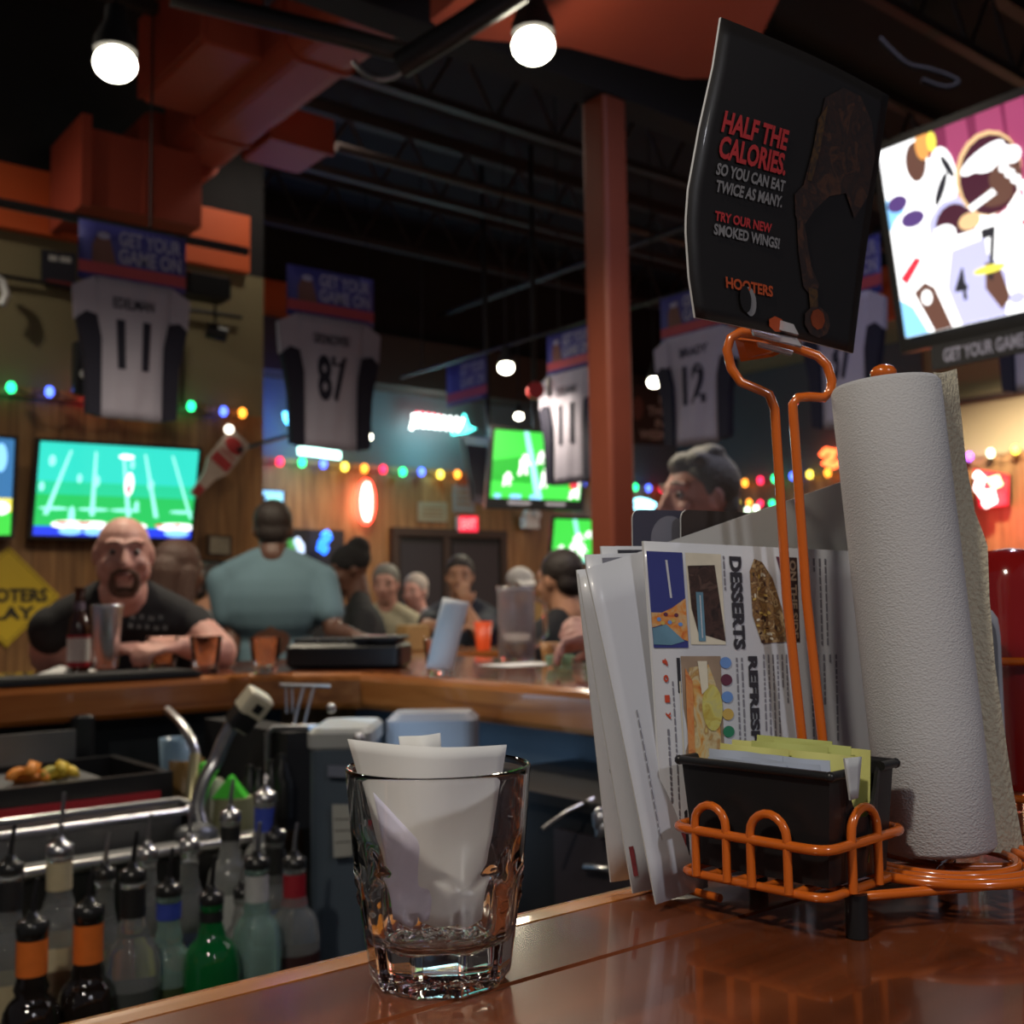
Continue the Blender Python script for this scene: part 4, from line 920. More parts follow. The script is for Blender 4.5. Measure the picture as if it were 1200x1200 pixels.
tag(MB().bl(1.33, 1.58, 1.92, 2.5, 0, .78, M['black_matte']).build('cooler'), 'black low cooler behind the near glass', 'cooler')
# black drawer unit, monitor and shelf to the right, against the right run
t = thing('drawer_cabinet', 'black drawer cabinet under the right run of the bar', 'cabinet', (1.45, 1.7, 0))
D_ = 2.0
xx = XR-.22
zt2 = hitx(690, 948, xx).z
MB().bl(xx, XR+.09, 1.25, 1.86, 0, zt2, M['black_matte']).build('cabinet_body', t)
MB().bl(xx-.03, XR+.09, 1.2, 1.9, zt2, zt2+.02, M['black']).build('cabinet_top', t)
ya, yb = hitx(655, 1000, xx).y, hitx(760, 1000, xx).y
dr_ = MB().bl(xx-.012, xx, yb, ya, .2, zt2-.045, pbr('dark_drawer', (.05, .04, .045), .4)).build('drawer', t)
h0, h1 = hitx(686, 1016, xx-.03), hitx(722, 1020, xx-.03); MB().tube([h0+V((.02, 0, 0)), h0, h1, h1+V((.02, 0, 0))], .006, M['steel'], 8).build('handle', dr_)
t = thing('touch_terminal', 'dark slanted touch terminal lying on the black cabinet', 'screen', at(665, 930, 2.2))
q = Quad(at(662, 915, 2.35), at(712, 918, 2.2), at(690, 952, 2.05), at(622, 944, 2.2)); MB().sheet(q, pbr('dark_grey_glass', (.035, .035, .035), .25), M['black'], .02).build('panel', t)
pipe('steel_tongs', [at(636, 972, 1.95), at(662, 953, 1.98), at(676, 946, 2.0), at(696, 936, 2.03)], [.004, .006, .011, .008], 'bright metal bar tool lying on the black cabinet', 'tongs', M['steel'])
for px, py in ((703, 955), (706, 966)): tag(MB().lathe([(.012, -.02), (.014, 0), (.006, .012), (.0005, .014)], at(px, py, 1.95), M['steel'], 12).build('bottle_stopper'), 'small shiny metal stopper beside the menus on the black cabinet', 'stopper', 'steel stoppers on the black cabinet')
bl_ = bpy.data.lights.new('cooler_light', 'AREA'); bl_.energy = 1.6; bl_.color = (.45, .7, 1); bl_.size = .5
ob = bpy.data.objects.new('cooler_light', bl_); COL.objects.link(ob); ob.location = (XR-.35, 2.1, .93); ob.rotation_euler = (0, -PI/2*1.15, 0)

# ------------------------------------------------------------ bottles in the speed rail
M['glass_clear'] = pbr('clear_bottle_glass', (.70, .73, .72), .04, trans=.86, ior=1.35, var=.05)
M['glass_dark'] = pbr('dark_bottle_glass', (.012, .008, .006), .06, var=0, coat=.6)
M['glass_green'] = pbr('green_bottle_glass', (.005, .13, .03), .06, var=0, coat=.6)
M['glass_aqua'] = pbr('aqua_bottle_glass', (.42, .62, .56), .05, trans=.7, ior=1.3, var=0)
M['glass_frost'] = pbr('frosted_bottle_glass', (.40, .41, .40), .15, trans=.45, var=.05)
M['cap'] = pbr('pourer_collar', (.02, .02, .02), .25, var=0)
lab = lambda n, c: pbr(n, c, .55, var=.15, scale=60)
L_or = lab('orange_neck_label', (.72, .16, .02)); L_cr = lab('cream_label', (.50, .43, .27)); L_bl = lab('blue_neck_label', (.04, .07, .42)); L_rd = lab('red_neck_label', (.30, .01, .02))
L_yg = lab('lime_label', (.40, .44, .08)); L_wh = lab('white_label', (.50, .50, .50)); L_lb = lab('pale_blue_label', (.16, .26, .50)); L_br = pbr('brown_print', (.12, .05, .03), .6); L_rg = lab('rust_label', (.48, .12, .04)); L_bk = lab('black_label', (.015, .015, .015)); L_sil = pbr('silver_band', (.6, .6, .6), .25, 1., var=0)
shelf_z = .47
def bottle(px, pyc, y, R, h, glass, neck=None, nlen=.07, nr=.0155, pour=M['steel'], front=None, sh=.62, label='', poc=.045, bands=(), pm=None):
    """px,pyc: pixel of the collar; h: height of the glass; sh: shoulder height share"""
    c = hity(px, pyc, y); z0 = c.z-h; t = thing('liquor_bottle', label, 'bottle', (c.x, y, z0))
    b = V((c.x, y, z0)); H = h
    pr = [(R*.9, 0), (R, .008), (R, H*sh*.96), (R*.96, H*sh), (R*.9, H*sh+.016), (R*.74, H*sh+.028), (R*.52, H*sh+.038), (nr*1.3, H*sh+.048), (nr*1.05, H*sh+.062), (nr, H*sh+.08), (nr, H-.012), (nr*1.15, H-.01), (nr*1.15, H)]
    MB().lathe(pr, b, glass, 24).build('glass_body', t)
    if neck is not None: MB().lathe([(nr*1.12, H-nlen-.008), (nr*1.12, H-.012)], b, neck, 20, capb=False, capt=False).build('neck_label', t)
    MB().lathe([(nr*1.12, H-.004), (nr*1.18, H+.0), (nr*1.18, H+.014), (nr*.95, H+.016), (nr*.6, H+.02), (.006, H+.028)], b, pm or M['cap'], 16).build('pourer_collar', t)
    MB().tube([b+V((0, 0, H+.025)), b+V((.002, 0, H+.05)), b+V((.006, 0, H+.03+poc))], [.0045, .004, .003], pour, 8).build('pourer_spout', t)
    for (f0, f1, m) in ([front] if front else [])+list(bands):
        MB().lathe([(R*1.012, H*f0), (R*1.012, H*f1)], b, m, 24, capb=False, capt=False).build('label_band', t)
    return t
y1_, y2_ = 1.78, 2.0
bottle(38, 1090, y1_, .043, .29, M['glass_dark'], L_or, .055, .02, M['blackmetal'], label='dark bottle with an orange neck, frontmost at the lower left corner', sh=.55, front=(.1, .4, L_cr))
bottle(104, 1072, y1_+.02, .046, .31, M['glass_dark'], L_or, .062, .02, M['blackmetal'], label='dark bottle with an orange neck and a black collar, second from left in front', sh=.58)
bottle(70, 1000, y2_-.04, .05, .33, M['glass_clear'], L_cr, .05, .0185, label='tall clear bottle with a cream neck band and picture label', front=(.15, .57, L_cr), sh=.62, pm=M['steel'], poc=.07, bands=((.28, .46, L_br),))
bottle(12, 1022, y2_-.05, .05, .33, M['glass_clear'], L_bk, .05, .018, M['blackmetal'], label='clear bottle with a black neck and cream label at the left edge', front=(.1, .5, L_cr), sh=.6)
bottle(156, 1030, y1_+.03, .044, .33, M['glass_clear'], L_bk, .05, .018, M['blackmetal'], label='clear bottle with a black neck sleeve, right of the orange-necked pair', sh=.62, front=(.1, .5, pbr('smoky_fill', (.06, .065, .06), .2)))
bottle(123, 1028, y2_, .042, .31, M['glass_clear'], None, label='clear bottle with a lime green label between two taller necks', front=(.4, .56, L_yg), sh=.62)
bottle(173, 1004, y2_, .046, .32, M['glass_clear'], None, label='clear bottle with a steel collar and rust red label', front=(.36, .54, L_rg), sh=.68, pm=M['steel'])
bottle(198, 1048, y1_+.05, .040, .28, M['glass_aqua'], L_bl, .03, .018, M['blackmetal'], label='short bottle with a blue neck, left of the green bottle', sh=.58, front=(.1, .5, pbr('dark_olive_fill', (.05, .07, .03), .3)))
bottle(222, 994, y2_, .046, .32, M['glass_clear'], None, label='clear bottle with a steel collar, behind the blue-necked short bottle', sh=.64, pm=M['steel'], front=(.2, .5, L_bl))
bottle(248, 1058, y1_, .046, .29, M['glass_green'], L_bk, .02, .017, M['blackmetal'], label='green glass bottle standing against the near bar edge', sh=.68, bands=((.15, .5, pbr('bright_green_label', (.05, .42, .05), .5)),))
bottle(270, 960, y2_+.03, .044, .33, M['glass_frost'], L_bk, .03, .017, label='frosted bottle with a dark neck and steel collar, taller than its neighbours', sh=.66, pm=M['steel'], front=(.1, .6, L_wh))
bottle(301, 1016, y1_+.02, .041, .30, M['glass_aqua'], L_wh, .05, .018, label='aqua glass bottle with a white neck band', sh=.62, front=(.1, .3, L_lb), pm=M['cap'])
bottle(311, 938, y2_+.02, .044, .36, M['glass_frost'], L_bl, .065, .019, label='tallest bottle, with a deep blue neck sleeve', sh=.68, front=(.2, .45, L_lb), pm=M['steel'], poc=.01)
bottle(345, 1015, y1_+.05, .045, .29, M['glass_clear'], L_rd, .06, .018, label='clear bottle with a dark red neck, rightmost of the speed rail', sh=.62, front=(.2, .5, pbr('smoky_red', (.05, .02, .02), .3)), bands=((.3, .4, L_wh),))
bottle(322, 985, y2_-.02, .040, .30, M['glass_clear'], L_bk, .07, .016, M['blackmetal'], label='slim bottle with a long black neck left of the red-necked bottle', sh=.6)
bottle(285, 1050, y2_-.03, .040, .22, M['glass_frost'], None, label='low pale bottle partly hidden behind the aqua bottle', front=(.1, .6, L_wh), sh=.6)
t = thing('speed_rail', 'steel bottle rail holding the liquor bottles', 'rail', (.4, 1.9, .4))
zz = min(o.location.z for o in COL.objects if o.name.startswith('liquor_bottle'))-.01
mb = MB(); mb.bl(-.6, 1.15, 1.68, 2.1, zz-.02, zz, M['steel_dull']); mb.build('rail_floor', t)
for b in [o for o in COL.objects if o.name.startswith('liquor_bottle')]: pass
MB().bl(-.6, 1.15, 1.66, 1.675, zz-.02, zz+.12, M['steel_dull']).build('rail_front', t)
for b in [o for o in COL.objects if o.name.startswith('liquor_bottle')]:   # lift blocks under shorter bottles
    if b.location.z-zz > .012: MB().bl(b.location.x-.03, b.location.x+.03, b.location.y-.03, b.location.y+.03, zz, b.location.z, M['steel_dull']).build('riser', t)

# ------------------------------------------------------------ on the far counter
def onc(px, py): return hitz(px, py, CT+.001)
M['glass'] = pbr('clear_glass', (.96, .97, .97), .02, trans=1., ior=1.45, var=0)
mt = MB(); a = hity(-40, 790, YF+.01); b = hity(236, 790, YF+.01); mt.bl(a.x, b.x-.02, YF-.04, YF+.14, CT+.0, CT+.012, M['black_matte'])
for k in range(40): mt.bl(a.x+.01+k*(b.x-a.x-.04)/40, a.x+.022+k*(b.x-a.x-.04)/40, YF-.03, YF+.13, CT+.012, CT+.016, M['black_matte'])
tag(mt.build('bar_mat'), 'long black rubber bar mat along the far counter edge', 'mat')
M['far_glass'] = pbr('far_clear_glass', (.98, .98, .98), .03, trans=1., ior=1.22, var=0)
def glassware(c, r, h, label, name='rocks_glass', facets=8, fill=None, r0=None):
    r0 = r0 or r*.78; pr = [(r0*.96, 0), (r0, .004), (r, h), (r*.985, h+.001), (r*.93, h-.001), (r0*.86, h*.16), (r0*.4, h*.13), (.0005, h*.13)]
    rf = lambda a, z: 1-.035*abs(math.sin(facets*a/2)) if z < h*.55 else 1
    o = MB().lathe(pr, c, M['far_glass'], 32, rf=rf).build(name); return tag(o, label, 'glass')
c = onc(124, 790); c.z = CT+.016
M['tin'] = pbr('shaker_steel', (.75, .76, .8), .27, 1., var=0)
sh = MB().lathe([(.031, 0), (.033, .004), (.0445, .172), (.0445, .176), (.043, .176), (.042, .17), (.032, .01), (.0, .01)], c, M['tin'], 32).build('cocktail_shaker'); tag(sh, 'tall stainless shaker tin on the black bar mat', 'shaker')
# beer bottle
c = at(92, 775, 3.12); c.z = CT+.001
t = thing('beer_bottle', 'brown beer bottle with a white and red label, behind the shaker', 'bottle', c)
MB().lathe([(.028, 0), (.03, .005), (.03, .12), (.024, .15), (.014, .175), (.0125, .225), (.0145, .227), (.0145, .24)], c, pbr('brown_beer_glass', (.04, .014, .008), .08, coat=.5, var=0), 24).build('glass_body', t)
mb = MB(); mb.lathe([(.0308, .025), (.0308, .105)], c, L_wh, 24, capb=False, capt=False).lathe([(.0312, .02), (.0312, .034)], c, L_rd, 24, capb=False, capt=False); mb.lathe([(.0312, .1), (.0312, .108)], c, L_rd, 24, capb=False, capt=False)
mb.build('label_band', t); MB().lathe([(.0165, .178), (.0145, .2)], c, lab('neck_foil', (.12, .09, .12)), 20, capb=False, capt=False).build('neck_label', t)
c = at(82, 790, 3.13); c.z = CT+.001
def crumple(c, w, d, h, seed, m, name, lab_, cat):
    rnd = random.Random(seed); n = 9; vs = []
    for j in range(n):
        for i in range(n):
            x = (i/(n-1)-.5)*w; y = (j/(n-1)-.5)*d; e = min(1, 3*min(i, n-1-i)/(n-1))*min(1, 3*min(j, n-1-j)/(n-1)); vs.append(c+V((x+rnd.uniform(-.004, .004), y+rnd.uniform(-.004, .004), h*e*rnd.uniform(.4, 1)+.001)))
    fs = [(j*n+i, j*n+i+1, (j+1)*n+i+1, (j+1)*n+i) for j in range(n-1) for i in range(n-1)]
    K = n*n; vs += [v-V((0, 0, .0015)) for v in vs]; fs += [tuple(K+i for i in reversed(f)) for f in fs]
    return tag(MB().add(vs, fs, m, True).build(name), lab_, cat)
M['paper'] = pbr('white_paper', (.66, .66, .66), .75, var=.03)
crumple(c, .16, .1, .025, 3, M['paper'], 'paper_napkin', 'crumpled white napkin left of the shaker', 'napkin')
glassware(onc(190, 787), .046, .1, 'empty rocks glass right of the shaker before the clasped hands')
glassware(onc(241, 789), .044, .1, 'empty rocks glass before the bald man\'s forearm')
glassware(onc(311, 788), .044, .095, 'empty rocks glass left of the black caddy')
# black caddy on the corner
a, b = onc(330, 785), onc(470, 784)
t = thing('bar_caddy', 'long black plastic bar caddy on the far corner', 'caddy', (a+b)/2)
d = (b-a).normalized(); ang = math.atan2(d.y, d.x); Rz = Matrix.Rotation(ang, 3, 'Z'); Lc = (b-a).length*.98; cc = (a+b)/2+Rz @ V((0, .09, 0))
MB().rbox(cc+V((0, 0, .036)), (Lc, .16, .07), .02, M['black'], Rz).build('caddy_body', t)
for k in (-.36, -.12, .12, .36): MB().rbox(cc+Rz @ V((k*Lc*.95, 0, .077)), (Lc*.2, .13, .016), .012, M['black_matte'], Rz).build('lid', t)
MB().rbox(cc+Rz @ V((Lc*.28, 0, .085)), (Lc*.4, .15, .012), .01, M['black'], Rz).build('tray', t)
# receipt in a glass
c = onc(512, 786)
glassware(c, .036, .085, 'small glass with a curled receipt on the far counter', 'shot_glass')
q = Quad(at(519, 700, 2.83), at(550, 706, 2.83), at(530, 786, 2.83), at(499, 783, 2.83), bow=lambda a, b: .012*math.sin(PI*b*1.2))
o = MB().sheet(q, M['paper'], na=2, nb=10).build('receipt'); tag(o, 'long white receipt curling out of the far small glass', 'receipt')
# pitcher
c = onc(606, 774)
t = thing('beer_pitcher', 'clear glass beer pitcher with a little beer left', 'pitcher', c)
D_ = (c-CAM).dot(FW0); r = 22*D_/F; h = 86*D_/F
MB().lathe([(r*.95, 0), (r*.98, .006), (r, h*.9), (r*1.02, h), (r*.98, h), (r*.95, h*.9), (r*.93, .012), (.0005, .012)], c, pbr('frosty_glass', (.72, .68, .72), .14, trans=.82, var=0), 32).build('glass_body', t)
MB().lathe([(r*.92, .013), (r*.925, h*.23), (.0005, h*.23)], c, pbr('beer', (.70, .36, .05), .2, trans=.1, var=0), 28).build('beer', t)
MB().lathe([(r*.925, h*.23+.0005), (r*.93, h*.27), (.0005, h*.27)], c, pbr('beer_foam', (.45, .42, .38), .8), 28).build('foam', t)
hd = FW0.cross(V((0, 0, 1))); MB().tube([c+hd*-r*.95*-1+V((0, 0, h*.85)), c+hd*r*1.5+V((0, 0, h*.75)), c+hd*r*1.55+V((0, 0, h*.35)), c+hd*r+V((0, 0, h*.18))], .008, M['glass'], 10).build('handle', t)
c2 = onc(610, 779); crumple(c2, .2, .15, .004, 5, M['paper'], 'paper_napkin', 'flat white napkin under the beer pitcher', 'napkin')
c = onc(656, 783); gg = pbr('green_glass', (.55, .8, .6), .05, trans=.8, var=0); D_ = (c-CAM).dot(FW0); r = 17*D_/F
tag(MB().lathe([(r*.8, 0), (r*.85, .004), (r*1.05, .035), (r, .035), (r*.75, .008), (.0005, .008)], c, gg, 28).build('glass_ashtray'), 'small pale green glass dish near the menus', 'dish')
c = at(644, 757, 3.3); c.z = CT+.001; tag(MB().lathe([(.02, 0), (.028, .06), (.026, .06), (.0, .005)], c, pbr('amber_cup_b', (.35, .16, .05), .4), 16).build('sauce_cup'), 'small amber cup right of the pitcher', 'cup')
# ============================================================ PEOPLE
SK = {'fair': pbr('fair_skin', (.50, .26, .19), .5, var=.08, scale=20, sub=.05), 'tan': pbr('tan_skin', (.42, .21, .13), .5, var=.08, scale=20), 'dark': pbr('dark_skin', (.10, .045, .03), .45, var=.1), 'pink': pbr('pink_skin', (.52, .27, .22), .5, var=.08)}
M['eyew'] = pbr('eye_white', (.34, .32, .30), .3, var=0); M['iris'] = pbr('dark_iris', (.03, .015, .01), .1, var=0); M['lip'] = pbr('lips', (.42, .18, .15), .5)
def basis(fwd, pitch=0.):
    """head axes: x = the person's left, y = face direction, z = crown"""
    f = V((fwd[0], fwd[1], 0)).normalized(); f = (f*math.cos(pitch)+V((0, 0, math.sin(pitch)))).normalized()
    x = f.cross(V((0, 0, 1))).normalized()*-1; z = x.cross(f)*-1
    if z.z < 0: z = -z
    return Matrix((x, f, z)).transposed()
def head_skin(mb, C, B, k, m, ears=True, face=True):
    """C = middle of the head, k = scale (1 = 23 cm tall)"""
    P = lambda x, y, z: C+B @ (V((x, y, z))*k)
    mb.sph(P(0, -.012, .025), (.075*k, .092*k, .085*k), m, 18, B); mb.sph(P(0, .012, -.015), (.066*k, .078*k, .085*k), m, 16, B)
    mb.sph(P(0, .03, -.065), (.05*k, .052*k, .045*k), m, 14, B); mb.sph(P(0, .052, -.088), (.026*k, .024*k, .02*k), m, 12, B)
    if face:
        mb.cap(P(0, .084, .018), P(0, .104, -.022), .009*k, .0145*k, m, 10); mb.sph(P(.013, .092, -.026), .009*k, m, 8); mb.sph(P(-.013, .092, -.026), .009*k, m, 8)
        mb.cap(P(-.045, .068, .034), P(-.012, .08, .034), .011*k, .011*k, m, 8); mb.cap(P(.045, .068, .034), P(.012, .08, .034), .011*k, .011*k, m, 8)
        mb.sph(P(.042, .06, -.02), (.022*k, .02*k, .02*k), m, 10); mb.sph(P(-.042, .06, -.02), (.022*k, .02*k, .02*k), m, 10)
        mb.cap(P(-.016, .084, -.052), P(.016, .084, -.052), .008*k, .008*k, m, 8)
    if ears:
        for s in (-1, 1): mb.sph(P(.076*s, -.008, .0), (.01*k, .019*k, .032*k), m, 10, B)
def face_parts(C, B, k, t, brow=None, gaze=(0, 0)):
    P = lambda x, y, z: C+B @ (V((x, y, z))*k)
    for s in (-1, 1):
        e = MB().sph(P(.031*s, .070, .012), .0112*k, M['eyew'], 10).sph(P(.031*s+gaze[0], .0775, .011), .0066*k, M['iris'], 8); e.build('eye', t)
        if brow: MB().tube([P(.052*s, .072, .036), P(.034*s, .084, .042), (P(.014*s, .087, .041))], [.002*k, .0035*k, .003*k], brow, 6).build('eyebrow', t)
    MB().tube([P(-.024, .083, -.056), P(-.01, .094, -.054), P(.01, .094, -.054), P(.024, .083, -.056)], [.003*k, .005*k, .005*k, .003*k], M['lip'], 6).build('lips', t)
def hand(mb, wr, kn, palm, m, k=1., curl=.7):
    """wr wrist, kn direction of fingers, palm = normal out of the palm"""
    d = V(kn).normalized(); p = V(palm); p = (p-d*p.dot(d)).normalized(); s = d.cross(p)
    wr = V(wr)
    for i in range(5): mb.cap(wr, wr+d*.075*k+s*(-.03+.015*i)*k, .02*k, .013*k, m, 8)
    for i, L in enumerate((.068, .078, .072, .058)):
        b = wr+d*.083*k+s*(-.031+.0205*i)*k; q = b+(d*math.cos(curl*.5)+p*math.sin(curl*.5))*L*.45*k; r = q+(d*math.cos(curl*1.5)+p*math.sin(curl*1.5))*L*.32*k; e = r+(d*math.cos(curl*2.3)+p*math.sin(curl*2.3))*L*.25*k
        mb.cap(b-d*.02*k, q, .0105*k, .0098*k, m, 8); mb.cap(q, r, .0098*k, .009*k, m, 8); mb.cap(r, e, .009*k, .0078*k, m, 8)
    b = wr+d*.025*k-s*.028*k; q = b+(d*.6-s*.7+p*.25).normalized()*.035*k; r = q+(d*.85-s*.3+p*.4).normalized()*.03*k
    mb.cap(b, q, .0135*k, .012*k, m, 8); mb.cap(q, r, .012*k, .0095*k, m, 8)
def person(label, C, fwd, skin, shirt, k=1., pitch=0., pose='sit', arms=None, hair=None, hairstyle='short', brow=None, pants=None, width=1., lean=0., vox=.014, name='person', sleeves='short', sl=.62, face=True, fat=0., torso_fwd=None, sh_drop=.18, group=None, belly=0.):
    """C = centre of head; arms: [(elbow, wrist, finger_dir, palm_normal)] for the person's left (+x) and right"""
    m = SK[skin]; C = V(C); B = basis(fwd, pitch); TB = basis(torso_fwd or fwd)
    hipz = C.z-(.70 if pose == 'sit' else .74)*k
    T = lambda x, y, z: V((C.x, C.y, 0))+TB @ V((x*k*width, y*k, 0))+V((0, 0, z))
    base = T(0, -lean, 0); t = thing(name, label, 'person', (base.x, base.y, 0), group)
    zs = C.z-sh_drop*k
    sk = MB(); head_skin(sk, C, B, k, m, face=face)
    sk.cap(C+B @ V((0, -.02, -.05))*k, T(0, -.045, zs+.045*k), .056*k, .062*k, m, 14)
    sk.cap(T(-.12, -.05, zs-.02*k), T(.12, -.05, zs-.02*k), .055*k, .055*k, m, 12)
    hip = [T(.09, -lean, hipz), T(-.09, -lean, hipz)]
    chest = T(0, -.05-lean*.25, zs-.17*k)
    sk.sph(chest, (.15*k*width, .1*k, .18*k), m, 14, TB); sk.cap(chest, (hip[0]+hip[1])/2, .12*k, .12*k, m, 12)
    els = []
    for i, s in enumerate((1, -1)):
        sh_ = T(.175*s, -.05, zs-.055*k)
        if arms and arms[i]: el, wr, fd, pn = arms[i]
        else:
            el = T(.25*s, -.02, zs-.30*k); wr = T(.2*s, .2, zs-.36*k); fd = wr-el; pn = V((0, 0, -1))
        el = V(el); wr = V(wr)
        sk.cap(sh_, el, (.05+.008*fat)*k, (.042+.012*fat)*k, m, 12); sk.cap(el, wr.lerp(el, .55), .044*k, .042*k, m, 12); sk.cap(wr.lerp(el, .55), wr, .042*k, .027*k, m, 12)
        hand(sk, wr, fd, pn, m, k); els.append((sh_, el, wr))
    if fat:
        for s in (1, -1): sk.sph(C+B @ (V((.046*s, .025, -.04))*k), (.028*k, .035*k, .04*k), m, 12)
        sk.cap(C+B @ (V((0, .03, -.10))*k), T(0, -.03, zs+.04), .052*k, .075*k, m, 14)
    o = blob(sk, 'body', t, vox*.62 if vox < .012 else vox*.8, 3)
    # shirt
    sm = MB()
    sm.cap(T(-.12, -.052, zs-.045*k), T(.12, -.052, zs-.045*k), .066*k, .066*k, shirt, 14); sm.cap(T(-.07, -.05, zs+.0*k), T(.07, -.05, zs+.0*k), .06*k, .06*k, shirt, 14)
    for s in (1, -1): sm.cap(T(.05*s, -.045, zs+.035*k), T(.14*s, -.05, zs-.03*k), .05*k, .062*k, shirt, 12)
    sm.sph(chest+V((0, 0, .02*k)), (.195*k*width, .13*k, .19*k), shirt, 18, TB)
    sm.sph(chest.lerp((hip[0]+hip[1])/2, .55), ((.17+belly)*k*width, (.125+belly)*k, .2*k), shirt, 16, TB); sm.sph((hip[0]+hip[1])/2+V((0, 0, .04*k)), (.175*k*width, .135*k, .12*k), shirt, 16, TB)
    for sh_, el, wr in els:
        if sleeves == 'short': sm.cap(sh_, sh_.lerp(el, sl), .067*k, .063*k, shirt, 12)
        else: sm.cap(sh_, el, .066*k, .052*k, shirt, 12); sm.cap(el, el.lerp(wr, .85), .052*k, .038*k, shirt, 12)
    blob(sm, 'shirt', t, vox, 5)
    pn_ = MB(); pm = pants or M['pants']
    for i, h in enumerate(hip):
        if pose == 'sit':
            kn = h+TB @ V((0.04*(1-2*i), .42, 0))*k+V((0, 0, .02)); ft = V((kn.x, kn.y, max(.1, kn.z-.46*k)))
            pn_.cap(h, kn, .085*k, .062*k, pm, 12); pn_.cap(kn, ft, .06*k, .045*k, pm, 12); pn_.cap(ft, ft+TB @ V((0, .16, -.02)), .045*k, .035*k, pm, 10)
        else:
            kn = h+V((0, 0, -(hipz*.48))); ft = V((h.x, h.y, .06)); pn_.cap(h, kn, .095*k, .065*k, pm, 12); pn_.cap(kn, ft, .065*k, .048*k, pm, 12); pn_.cap(ft, ft+TB @ V((0, .16, -.015)), .05, .04, pm, 10)
    pn_.cap(hip[0], hip[1], .11*k, .11*k, pm, 12); blob(pn_, 'trousers', t, .018, 3)
    if face: face_parts(C, B, k, t, brow)
    if hair is not None:
        h = MB(); P = lambda x, y, z: C+B @ (V((x, y, z))*k)
        if hairstyle in ('short', 'long'):
            h.sph(P(0, -.026, .046), (.082*k, .093*k, .086*k), hair, 20, B); h.sph(P(0, -.06, -.01), (.068*k, .05*k, .06*k), hair, 14, B)
            for s in (-1, 1): h.sph(P(.068*s, -.01, .028), (.012*k, .035*k, .04*k), hair, 10, B)
            if hairstyle == 'long':
                h.cap(P(0, -.07, 0), P(0, -.08, -.16), .075*k, .06*k, hair, 12)
                for s in (-1, 1): h.cap(P(.06*s, -.03, .0), P(.075*s, -.03, -.16), .035*k, .03*k, hair, 10)
            if 'grey-haired' in label:
                for a, b_, c_, r_ in ((0, .03, .098, .042), (.03, .02, .098, .036), (-.03, .02, .098, .036), (.0, .05, .088, .03), (-.02, -.03, .118, .04), (.02, -.03, .118, .04)): h.sph(P(a, b_, c_), (r_*k, r_*k, .026*k), hair, 10, B)
            blob(h, 'hair', t, .008, 2)
        elif hairstyle == 'beanie':
            h.sph(P(0, -.02, .045), (.088*k, .1*k, .08*k), hair, 20, B); h.sph(P(0, -.07, .09), (.06*k, .06*k, .06*k), hair, 14, B); h.cap(P(-.06, .0, .03), P(.06, .0, .03), .035*k, .035*k, hair, 10)
            blob(h, 'knit_cap', t, .008, 2)
        elif hairstyle == 'cap':
            h.sph(P(0, -.01, .045), (.084*k, .098*k, .078*k), hair, 20, B); h.add([P(-.06, .07, .05), P(.06, .07, .05), P(.045, .16, .03), P(-.045, .16, .03), P(-.06, .07, .04), P(.06, .07, .04), P(.045, .16, .02), P(-.045, .16, .02)], [(0, 1, 2, 3), (7, 6, 5, 4), (0, 4, 5, 1), (1, 5, 6, 2), (2, 6, 7, 3), (3, 7, 4, 0)], hair)
            h.build('cap', t)
    return t, B, C, TB
def stool(t_or_xy, z, label, m=None):
    x, y = t_or_xy; s = thing('bar_stool', label, 'stool', (x, y, 0)); m = m or M['blackmetal']
    MB().lathe([(.17, z-.05), (.18, z-.03), (.17, z), (.0005, z)], (x, y, 0), M['brownsof'], 24).build('seat', s)
    for a in (45, 135, 225, 315):
        dx, dy = math.cos(math.radians(a)), math.sin(math.radians(a)); MB().cyl((x+.12*dx, y+.12*dy, z-.05), (x+.2*dx, y+.2*dy, 0), .013, m, n=8).build('leg', s)
    MB().tube([(x+.175*math.cos(a), y+.175*math.sin(a), .28) for a in [2*PI*i/20 for i in range(20)]], .008, m, 8, closed=True).build('foot_ring', s)
M['pants'] = pbr('dark_denim', (.02, .025, .04), .8); M['tee_black'] = pbr('black_tshirt', (.012, .012, .014), .85, var=.15); M['tee_blue'] = pbr('blue_grey_tshirt', (.105, .175, .215), .85, var=.08, scale=6, bump=.2, bscale=10)
M['hair_dark'] = pbr('dark_hair', (.02, .013, .011), .6, bump=.4, bscale=60); M['hair_grey'] = pbr('grey_hair', (.17, .165, .15), .6, var=.35, scale=25, bump=.5, bscale=80); M['hair_brown'] = pbr('brown_hair', (.06, .028, .02), .6, bump=.4, bscale=60)
M['beard'] = pbr('brown_goatee', (.10, .05, .032), .8, bump=.4, bscale=120); M['shadow_beard'] = pbr('brow_hair', (.22, .11, .08), .8)

toCam = lambda C: (CAM-V(C))
